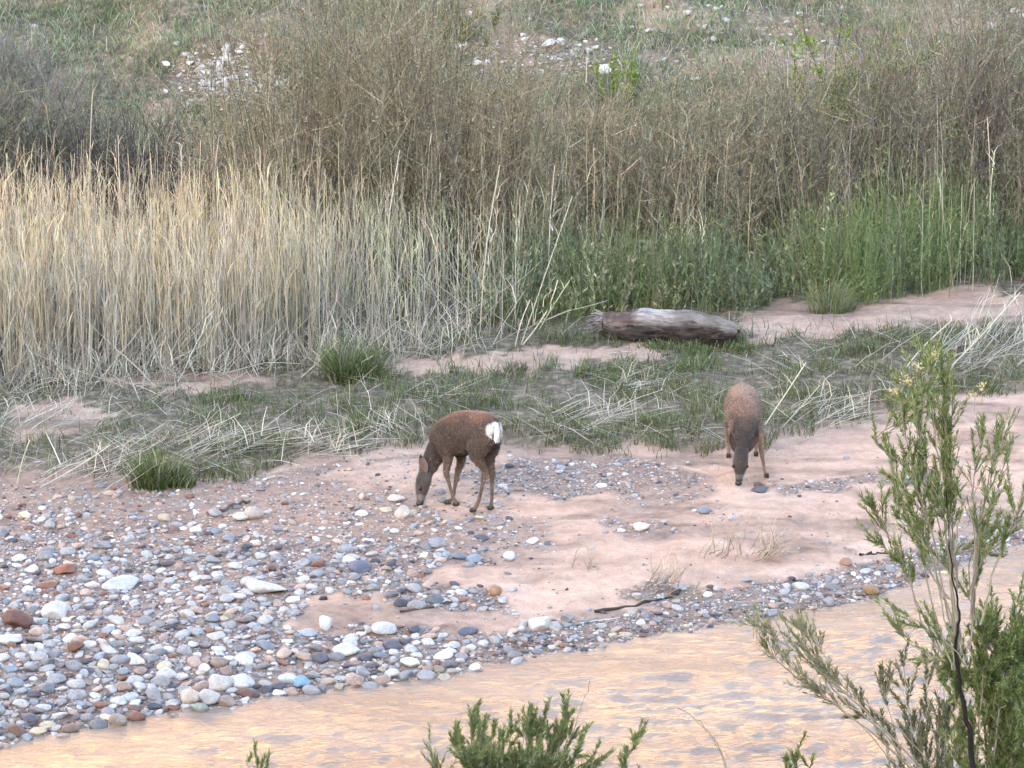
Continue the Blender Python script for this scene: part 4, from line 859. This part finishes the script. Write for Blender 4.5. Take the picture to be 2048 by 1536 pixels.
W = 'willow shrubs behind the reeds'
shrub('willow_shrub', 640, 560, 2.3, 3.9, 'tall brown-olive willow left of centre, rising to the top edge above the reeds', 'shrub', W, 210, BROWN, LOLIVE, 11000, .18)
shrub('willow_shrub', 830, 560, 2.2, 4.0, 'tallest dense olive willow at centre, above the side-on doe', 'shrub', W, 210, BROWN, LOLIVE, 12000, .18)
shrub('willow_shrub', 1000, 545, 1.8, 2.7, 'lower tan willow right of the tallest one', 'shrub', W, 150, BROWN+TAN, LOLIVE, 7000, .16)
shrub('willow_shrub', 1170, 530, 2.0, 2.35, 'straw and brown willow thicket above the left end of the log', 'shrub', W, 190, BROWN+TAN, LOLIVE+LGREY, 9000, .2)
shrub('willow_shrub', 1370, 530, 2.0, 2.4, 'brown upright willow above the right end of the log', 'shrub', W, 190, BROWN+TAN, LOLIVE+LGREY, 9000, .2)
shrub('willow_shrub', 1560, 520, 2.0, 2.55, 'greyish brown willow left of the purple-stemmed ones', 'shrub', W, 180, PURP+BROWN, LGREY+LOLIVE, 8000, .24)
shrub('willow_shrub', 1760, 500, 2.2, 2.9, 'purple-brown willow thicket below the bright green tree', 'shrub', W, 220, PURP+BROWN, LGREY+LGREY+LOLIVE, 9500, .32)
shrub('willow_shrub', 1950, 500, 2.2, 3.4, 'purple-brown willow thicket at the right edge', 'shrub', W, 230, PURP+BROWN, LGREY+LOLIVE, 9500, .3)
shrub('willow_shrub', 2110, 470, 1.8, 3.4, 'willow cut by the right edge of the view', 'shrub', W, 150, PURP+BROWN, LGREY, 4000, .3)
shrub('willow_shrub', 490, 500, 1.5, 2.3, 'thin greenish willow left of the tall brown ones', 'shrub', W, 100, BROWN, LOLIVE+LGREY, 4000, .2)
shrub('willow_shrub', 2290, 470, 2.2, 3.3, 'willow standing beyond the right edge of the view', 'shrub', W, 150, PURP+BROWN, LGREY+LOLIVE, 4500, .3)
shrub('willow_shrub', -200, 430, 2.4, 2.2, 'willow standing beyond the left edge of the view', 'shrub', W, 150, PURP+BROWN, LGREY, 4500, .4)
K2 = 'grey brush at the foot of the far slope'
shrub('bare_brush', 330, 430, 2.6, 1.35, 'dark bare purple-grey brush tangle behind the reeds', 'shrub', K2, 260, ((.085, .07, .078), (.12, .10, .108), (.055, .047, .052)), LGREY, 1500, .75, twig=10)
shrub('bare_brush', 180, 400, 2.2, 1.45, 'dark brush with grey-green tips behind the left reeds', 'shrub', K2, 230, ((.085, .07, .078), (.12, .10, .108), (.055, .047, .052)), LGREY, 5000, .65, twig=9)
shrub('sage_bush', 40, 400, 2.0, 1.75, 'grey-green bush at the far left behind the reeds', 'shrub', K2, 160, PURP, LGREY, 8000, .5)
shrub('sage_bush', 20, 190, 1.8, 1.0, 'lilac-grey bush in the upper left corner', 'shrub', K2, 150, ((.26, .24, .26), (.20, .18, .20)), LGREY, 2500, .6)
shrub('young_cottonwood', 1690, 290, 1.3, 1.75, 'bright yellow-green sapling at the top right above the willows', 'tree', None, 26, ((.10, .08, .06),), LBRIGHT, 3600, .35, (.05, .09), srad=.011)
shrub('young_cottonwood', 1228, 210, .7, .75, 'small yellow-green sapling above the middle willows', 'tree', None, 14, ((.14, .11, .08),), LBRIGHT, 800, .3, (.04, .07))
shrub('young_cottonwood', 930, 90, .9, .5, 'green bush on the slope right of the tallest willow', 'shrub', None, 20, ((.14, .11, .08),), LGREEN, 900, .4, (.04, .07))
# green undergrowth in front of the willows
def herb_dens(px, py):
    f = np.interp(px, [900, 1000, 1180, 1300, 1480, 1560, 1700, 1800, 1900, 2060], [650, 655, 640, 628, 625, 600, 612, 600, 575, 565]) + 10*(vnoise(px/26, .2, 201)-.5)*2
    return (py < f)*(py > 462)*sstep(880, 1080, px)*(.12+1.05*sstep(.28, .62, fbm(px/55, py/26, 202)))
px, py, B = px_scatter(19000, 880, 2380, 470, 660, lambda a, b: 1.5*herb_dens(a, b)); n = len(B); hh = (1+.7*(rng.random(n) < .12))*np.interp(px, [900, 1100, 1300, 1500, 1650, 1800, 2050], [.4, .68, .7, .65, 1.0, 1.05, .9])*rng.uniform(.2, 1.15, n)*(.35+1.15*vnoise(px/70, py/60, 203))
pts = curves(B, hh, rng.uniform(0, 6.3, n), np.abs(rng.normal(0, .38, n)), rng.normal(.1, .4, n), 4); tone = vnoise(px/95, py/60, 205); bright = sstep(1560, 1720, px)*sstep(.2, .6, tone+.25)
cs = pick([(.165, .205, .085), (.215, .255, .12), (.135, .17, .07), (.245, .27, .155), (.19, .20, .11), (.36, .36, .24)], n, .22); cs = np.where((rng.random(n) < bright)[:, None], pick([(.19, .25, .105), (.23, .29, .13), (.16, .215, .09)], n, .15), cs); cs = np.where(((rng.random(n) < .5) & (tone < .38))[:, None], pick(GREYGREEN, n, .15), cs)
g = Geo(); add_ribbons(g, pts, np.tile([.007, .006, .005, .003], (n, 1)), np.tile([[1., 0, 0]], (n, 1)), np.repeat(cs[:, None]*.9, 4, 1)); m = n*10; si = rng.integers(0, n, m); f = rng.uniform(.1, .99, m)*3; i = np.minimum(f.astype(int), 2); t = (f-i)[:, None]; pos = pts[si, i]*(1-t)+pts[si, i+1]*t
dv = rng.normal(0, .7, (m, 3)); dv[:, 2] = np.abs(dv[:, 2])+.35; ln = rng.uniform(.03, .085, m); leaves(g, pos, dv, ln, ln*rng.uniform(.18, .38, m), cs[si]*rng.uniform(.75, 1.3, (m, 1)))
tag(link('undergrowth', g.mesh('undergrowth'), M_LEAF), 'green leafy undergrowth at the foot of the willows, behind the log', 'undergrowth', kind='stuff')
def tuft(px, py, w, h, n, label, pal=LGREEN):
    p = G(px, py); rt = root('grass_tuft', p, label, 'grass tuft', 'green tufts on the bank'); cl = rng.normal(0, w*.3, (7, 2))*np.array([1, .7]); ch = rng.uniform(.45, 1.1, 7); ki = rng.choice(7, n, p=(lambda q: q/q.sum())(rng.uniform(.3, 1, 7)))
    off = cl[ki] + rng.normal(0, w*.13, (n, 2)); B = p + np.concatenate([off, np.zeros((n, 1))], 1); B[:, 2] = height(B[:, 0], B[:, 1]); g = Geo(); az = np.arctan2(off[:, 1], off[:, 0]) + rng.normal(0, .9, n); c = pick(pal, n, .25); dry = rng.random(n) < .16; c[dry] = pick(GREYSTRAW, int(dry.sum()))*.7
    rr = np.hypot(off[:, 0], off[:, 1])/w; blades(g, B, np.clip(1.05-.7*rr, .25, 1)*ch[ki]*rng.uniform(.4, 1.25, n)*h, rng.uniform(.006, .013, n), az, rng.uniform(0, .6, n), rng.uniform(.1, 1.4, n), c*.65, c*1.1, 4); child('blade', g, M_LEAF, rt)['kind'] = 'stuff'
tuft(310, 968, .42, .46, 1500, 'round bright green tuft at the rim of the stones, lower left'); tuft(692, 765, .45, .6, 1300, 'green tuft under the slanting canes before the reeds'); tuft(1225, 755, .45, .24, 900, 'low vivid green tuft below the log'); tuft(1390, 700, .8, .2, 1200, 'green grass fringe in front of the log'); tuft(1040, 745, .22, .16, 200, 'brownish small tuft left of the vivid one', OLIVE)
tuft(1400, 735, .7, .13, 700, 'wide flat green tuft below the log\'s right half'); tuft(480, 800, .5, .15, 500, 'thin green tuft in the straw litter on the left'); tuft(710, 860, .8, .18, 900, 'dull green tuft left of the side-on doe', GREEN); tuft(1330, 850, .7, .16, 700, 'dull green tuft left of the facing doe', GREEN); tuft(1960, 775, .8, .14, 800, 'green fringe above the pink sand at right'); tuft(1660, 625, .35, .5, 700, 'pale green leafy tuft on bare sand right of the log', [(.20, .24, .10), (.24, .27, .13)]); tuft(1750, 700, .7, .16, 500, 'olive tuft on the sand right of the log', GREEN+OLIVE)

n = 16000; B = np.stack([rng.uniform(-9, 12, n), rng.uniform(15.5, 24.6, n), np.zeros(n)], 1); B = B[rng.random(n) < .15+.85*sstep(.35, .6, fbm(B[:, 0]*1.1, B[:, 1]*1.1, 221))]; n = len(B); B[:, 2] = height(B[:, 0], B[:, 1]); c = pick(GREEN+OLIVE, n, .2); d_ = rng.random(n) < .35; c[d_] = pick(GREYSTRAW, int(d_.sum()))*.8
g = Geo(); blades(g, B, rng.uniform(.06, .26, n), rng.uniform(.006, .013, n), rng.uniform(0, 6.3, n), rng.uniform(0, .7, n), rng.uniform(.2, 1.3, n), c*.7, c*1.1, 3)
tag(link('near_grass', g.mesh('near_grass'), M_LEAF), 'green and dry grass on the near bank below the bushes', 'grass', kind='stuff')
# ------------------------------------------------------------------ far slope: grass, rocks
px, py, B = px_scatter(62000, -340, 2400, -40, 330, lambda a, b: (.4+.6*sstep(.35, .6, fbm(a/120, b/40, 211)))); ok = (B[:, 1] > 52.5) & ~(in_poly(px, py, [(360,120),(420,85),(540,85),(560,205),(420,215),(300,190)]) & (rng.random(len(px)) < .93)) & ~(in_poly(px, py, [(940,85),(1080,70),(1240,90),(1240,160),(950,160)]) & (rng.random(len(px)) < .75)); B = B[ok]; px, py = px[ok], py[ok]; n = len(B); c = pick(GREYGREEN+GREYGREEN+GREYGREEN+GREEN, n, .25)*(.8+.75*fbm(px/70, py/26, 215))[:, None]; d_ = rng.random(n) < .10; c[d_] = pick(GREYSTRAW, int(d_.sum()))*.8
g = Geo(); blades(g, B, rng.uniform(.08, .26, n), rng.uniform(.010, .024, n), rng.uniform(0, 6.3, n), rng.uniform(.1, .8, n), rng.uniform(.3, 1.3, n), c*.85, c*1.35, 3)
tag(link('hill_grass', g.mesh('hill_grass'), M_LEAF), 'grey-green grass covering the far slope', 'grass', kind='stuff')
def rock_px(n): return np.concatenate([np.stack([rng.normal(455, 55, int(n*.42)), rng.normal(150, 30, int(n*.42))], 1), np.stack([rng.uniform(945, 1225, int(n*.2)), rng.uniform(75, 150, int(n*.2))], 1), np.stack([rng.uniform(1220, 1700, int(n*.25)), rng.uniform(10, 170, int(n*.25))], 1), np.stack([rng.uniform(1900, 2060, int(n*.08)), rng.uniform(0, 60, int(n*.08))], 1), np.stack([rng.uniform(0, 2048, int(n*.05)), rng.uniform(0, 150, int(n*.05))], 1)])
for (a, b) in rock_px(90):
    p = G(a, b); sz = math.exp(rng.normal(math.log(.065), .3)); o = link('slope_rock', STONE_ME[int(rng.integers(6))*3], None); o.scale = (sz, sz*.85, sz*rng.uniform(.4, .7)); o.location = (p[0], p[1], p[2]+sz*.3); o.rotation_euler = (rng.normal(0, .25), rng.normal(0, .25), rng.uniform(0, 6.3)); cc = rng.uniform(.4, .7); o.color = (cc, cc*.97, cc*.96, 1)
    lab = 'whitish rock on the eroded bank at upper left' if a < 545 and b > 85 else 'whitish rock on the far slope above the middle willows' if a < 1225 else 'whitish rock on the far slope at upper right'; tag(o, lab, 'rock', lab)
g = Geo(); rp = rock_px(1500); B = ground(rp[:, 0], rp[:, 1]); n = len(B); sz = np.exp(rng.normal(math.log(.026), .4, n)); v, f = stone_shape(1, 77, 1.0); ra = rng.uniform(0, 6.3, n); V = v[None]*np.stack([sz, sz*.8, sz*.55], 1)[:, None]; V = np.stack([V[..., 0]*np.cos(ra)[:, None]-V[..., 1]*np.sin(ra)[:, None], V[..., 0]*np.sin(ra)[:, None]+V[..., 1]*np.cos(ra)[:, None], V[..., 2]], -1) + B[:, None]
cc = np.repeat(rng.uniform(.25, .65, (n, 1))*np.array([[1, .97, .96]]), len(v), 0); g.add(V.reshape(-1, 3), cc, None, (f[None]+(np.arange(n)*len(v))[:, None, None]).reshape(-1, 3)); tag(link('scree', g.mesh('scree'), M_GRAVEL), 'small whitish stones strewn on the far slope', 'scree', kind='stuff')

# ------------------------------------------------------------------ foreground bushes on the near bank
def fg_bush(name, label, Y, stems, base, leafpal, ldens=60, llen=(.016, .05), stemcol=((.24, .21, .17), (.30, .27, .22)), leaf_from=.35, twigs=9, twl=.2, flowers=(), grp='bushes on the near bank', fl_col=(.62, .52, .30)):
    b0 = at_depth(base[0], base[1], Y); b0[2] = float(height(b0[0], Y)); rt = root(name, b0, label, 'shrub', grp); gs_, gl = Geo(), Geo()
    for (pl, r0, dY, dens_, dark) in stems:
        Pp = np.array([at_depth(a, b, Y + dY*k/max(1, len(pl)-1)) for k, (a, b) in enumerate(pl)]); 
        if pl[0][1] > 1536: Pp = np.concatenate([[b0 + (Pp[0]-b0)*np.array([.35, .5, 0])], Pp])
        C = cat(Pp, 5); m = len(C); C[1:-1] += rng.normal(0, .004, (m-2, 3)); col = np.array([.016, .013, .012]) if dark else pick(stemcol, 1)[0]
        add_tubes(gs_, C[None], (np.linspace(1, .3, m)**(2.2 if dark else 1)*r0).clip(.0022)[None], np.tile(col, (1, m, 1))*rng.uniform(.85, 1.15, (1, m, 1)), 5)
        if dens_ <= 0: continue
        seglen = np.linalg.norm(np.diff(C, axis=0), axis=1).sum(); nt_ = max(3, int(twigs*seglen/.6)); f = rng.uniform(leaf_from, 1, nt_)*(m-1); i = np.minimum(f.astype(int), m-2); t = (f-i)[:, None]; tb = C[i]*(1-t)+C[i+1]*t
        d = C[i+1]-C[i]; d /= np.linalg.norm(d, axis=1, keepdims=True)+1e-9; d = d*.9 + rng.normal(0, .30, (nt_, 3)); d[:, 2] += .2; d /= np.linalg.norm(d, axis=1, keepdims=True); L = rng.uniform(.35, 1.1, nt_)*twl; ff = np.linspace(0, 1, 4)[None, :, None]; tp = tb[:, None] + d[:, None]*L[:, None, None]*ff + np.array([0, 0, .12])*ff**2*L[:, None, None]
        add_tubes(gs_, tp, np.tile([.0028, .0024, .002, .0015], (nt_, 1)), np.tile(col*1.1 if not dark else np.array([.12, .12, .06]), (nt_, 4, 1)), 3)
        nl = int(dens_*ldens*seglen); k = rng.integers(0, nt_, nl); u = rng.uniform(.15, 1.02, nl); pos = tb[k] + d[k]*(L[k]*u)[:, None] + np.array([0, 0, .12])*(u**2*L[k])[:, None]; dv = d[k] + rng.normal(0, .42, (nl, 3)); dv[:, 2] += .25; ln = rng.uniform(*llen, nl); leaves(gl, pos, dv, ln, ln*rng.uniform(.11, .2, nl), pick(leafpal, nl, .2))
    child('stem', gs_, M_STEM, rt, True)
    if gl.n: child('foliage', gl, M_LEAF, rt)
    for (a, b) in flowers:
        g = Geo(); p = at_depth(a, b, Y); k = 26; pos = p + rng.normal(0, .011, (k, 3)); ln = rng.uniform(.012, .022, k); dv = rng.normal(size=(k, 3)); dv[:, 2] = np.abs(dv[:, 2])+.3; leaves(g, pos, dv, ln, ln*.5, pick([fl_col], k, .12)); st = np.linspace(0, 1, 3)[:, None]; add_tubes(g, (p*(1-st) + (p-np.array([0, 0, .09]))*st)[None], np.array([[.0015, .0018, .002]]), np.tile([.3, .28, .2], (1, 3, 1)))
        child('flower_head', g, M_STRAW, rt)
FG = [(.17, .235, .075), (.22, .285, .11), (.29, .345, .175), (.13, .185, .065)]; FGREY = [(.22, .24, .15), (.28, .29, .20), (.17, .19, .11)]
main = [([(1956,1600),(1940,1480),(1922,1380),(1912,1290),(1919,1225),(1906,1150),(1897,1060),(1893,980)], .024, -.05, 0, True),
 ([(1922,1300),(1890,1190),(1862,1060),(1828,960),(1808,850),(1800,775)], .007, -.15, 1.3, False), ([(1924,1290),(1902,1150),(1886,1020),(1876,900),(1862,800),(1858,742)], .007, .1, 1.2, False), ([(1918,1290),(1897,1100),(1891,950),(1891,830),(1886,762)], .007, .2, 1.5, False),
 ([(1885,1310),(1842,1220),(1802,1120),(1772,1062),(1752,1020)], .006, -.1, 1.4, False), ([(1905,1340),(1868,1220),(1835,1080),(1800,990),(1775,900)], .006, .1, 1.3, False), ([(1940,1240),(1950,1100),(1946,970),(1962,880)], .006, .1, .8, False), ([(1945,1230),(1958,1080),(1978,950),(2002,885)], .006, -.05, .8, False),
 ([(1960,1250),(1992,1130),(2028,1040),(2060,980)], .007, .1, 1.6, False), ([(1940,1300),(1948,1200),(1960,1110),(1970,1060)], .006, .2, 2.0, False), ([(1900,1200),(1850,1130),(1830,1050),(1822,1000)], .005, .25, 1.2, False),
 ([(1930,1330),(1900,1290),(1860,1260),(1830,1240)], .005, -.1, 1.8, False), ([(1910,1150),(1880,1060),(1850,940),(1830,830)], .005, .0, 1.2, False), ([(1915,1180),(1905,1050),(1900,930),(1905,800)], .005, .15, 1.0, False)]
main += [([(a+rng.normal(0, 5+9*k), b+rng.normal(0, 5+6*k)+12*k) for k, (a, b) in enumerate(pl)], r_*.8, dy+rng.normal(0, .2), dn*.8, False) for (pl, r_, dy, dn, dk) in main[1:14]]
fg_bush('seepwillow', 'tall airy green bush with a black stem at the right foreground', 19.3, main, (1960, 1700), FG, 700, flowers=[(1806,752),(1818,765),(1835,735),(1868,712),(1790,785),(1965,775),(1950,790)])
right = [([(1985+dx, 1600), (1990+dx*1.1+e, 1450), (2000+dx*1.2+e*2, 1320), (2000+dx*1.35+e*2.5, tp_)], .008, dy, 2.6, False) for dx, e, tp_, dy in [(-60,-4,1330,.1),(-30,2,1270,-.2),(-5,-3,1240,.2),(20,3,1210,0),(45,2,1180,.2),(60,-4,1200,-.2),(80,0,1150,.1),(0,6,1300,-.3),(35,-6,1350,-.35)]]
right += [([(a+rng.normal(0, 8+8*k), b+rng.normal(0, 6+10*k)*(k > 0)+18*k) for k, (a, b) in enumerate(pl)], r_*.8, dy+rng.normal(0, .2), dn, False) for (pl, r_, dy, dn, dk) in right]
fg_bush('seepwillow', 'dense dark green bush in the bottom right corner', 19.9, right, (2010, 1720), FG, 1300, leaf_from=.1, twigs=24)
lean_ = [([(1900,1610),(1800,1490),(1700,1395),(1600,1310),(1512,1250)], .008, -.2, 1.0, False), ([(1870,1600),(1755,1475),(1655,1400),(1562,1330),(1528,1285)], .007, .1, .8, False), ([(1880,1610),(1760,1460),(1665,1380),(1625,1295),(1600,1258)], .007, .2, 1.0, False), ([(1910,1610),(1820,1480),(1720,1400),(1650,1340),(1570,1250)], .006, .0, .9, False), ([(1850,1600),(1720,1450),(1620,1370),(1545,1290)], .005, .1, .6, False), ([(1760,1470),(1700,1370),(1640,1300),(1622,1265)], .004, .1, .7, False)]
fg_bush('seepwillow', 'grey leaning branches sweeping left over the water at lower right', 20.6, lean_, (1930, 1720), FG[2:3]+FGREY, 420, leaf_from=.55, twl=.16, flowers=[(1507,1245),(1514,1262)])
grey_ = [([(1880+dx, 1610), (1878+dx*1.2, 1480), (1880+dx*1.5+e, tp_)], .005, dy, 1.2, False) for dx, e, tp_, dy in [(-70,-14,1370,.1),(-45,-6,1330,-.1),(-20,0,1300,.2),(0,4,1290,0),(15,6,1310,.1),(35,4,1340,-.1),(-90,-26,1430,0),(-35,-22,1380,.2),(10,-10,1360,-.2)]]
fg_bush('seepwillow', 'pale grey-green bush behind the black stem at the bottom right', 20.9, grey_, (1880, 1730), FGREY, 1300, stemcol=((.42, .42, .38), (.34, .34, .30)), leaf_from=.2)
center = [([(1010+dx*.3, 1620), (1005+dx*.7, 1560), (1005+dx*.95+e, tp_+32)], .006, dy, 2.3, False) for dx, e, tp_, dy in [(-70,0,1395,.1),(-95,-8,1450,0),(-50,4,1440,.2),(-20,0,1440,-.2),(15,2,1440,.1),(55,0,1400,0),(80,4,1420,.2),(130,4,1408,.1),(150,8,1470,-.1),(-60,-4,1430,.1),(-88,4,1465,.15),(-35,3,1465,.0),(0,-5,1460,.15),(40,5,1440,-.1),(68,-4,1435,.1),(115,-6,1445,.1),(140,0,1440,.2),(-15,6,1490,-.25),(60,3,1490,-.25),(-65,5,1500,-.25),(20,-4,1500,.0),(95,5,1500,-.2),(30,8,1470,-.2),(-30,-6,1480,.2),(-80,2,1490,-.2),(100,0,1480,.1),(180,6,1500,0)]] + [([(1140,1480),(1160,1420),(1180,1362)], .003, 0, 0, False), ([(1240,1620),(1252,1530),(1275,1478)], .004, .1, 1.2, False), ([(885,1610),(872,1540),(858,1490)], .004, .1, .9, False)]
fg_bush('seepwillow', 'green bush cut by the bottom edge, below the centre', 20.2, center, (1020, 1760), FG[1:3]+FG[:1]+FGREY[:1], 1300, leaf_from=.2, twigs=20, twl=.15)
fg_bush('seepwillow', 'tip of a small green bush at the bottom edge, left', 20.4, [([(515+d, 1620), (515+d*1.3, 1560), (513+d*2, t)], .004, 0, 2.0, False) for d, t in ((0,1505),(12,1515),(-10,1520))], (515, 1760), FG, 380, leaf_from=.2, twl=.1)
fg_bush('seepwillow', 'small green tip at the bottom edge, right of centre', 20.4, [([(1590+d, 1620), (1592+d*1.3, 1560), (1595+d*2, t)], .004, 0, 2.0, False) for d, t in ((0,1500),(16,1510),(-14,1515))], (1590, 1760), FG, 380, leaf_from=.2, twl=.1)
fg_bush('bare_twig', 'bare grey twig rising over the water at the bottom edge', 20.3, [([(1470,1610),(1440,1500),(1400,1445),(1355,1415)], .004, 0, 0, False), ([(1450,1540),(1420,1470),(1390,1440)], .003, .05, 0, False)], (1475, 1740), FG, 0)
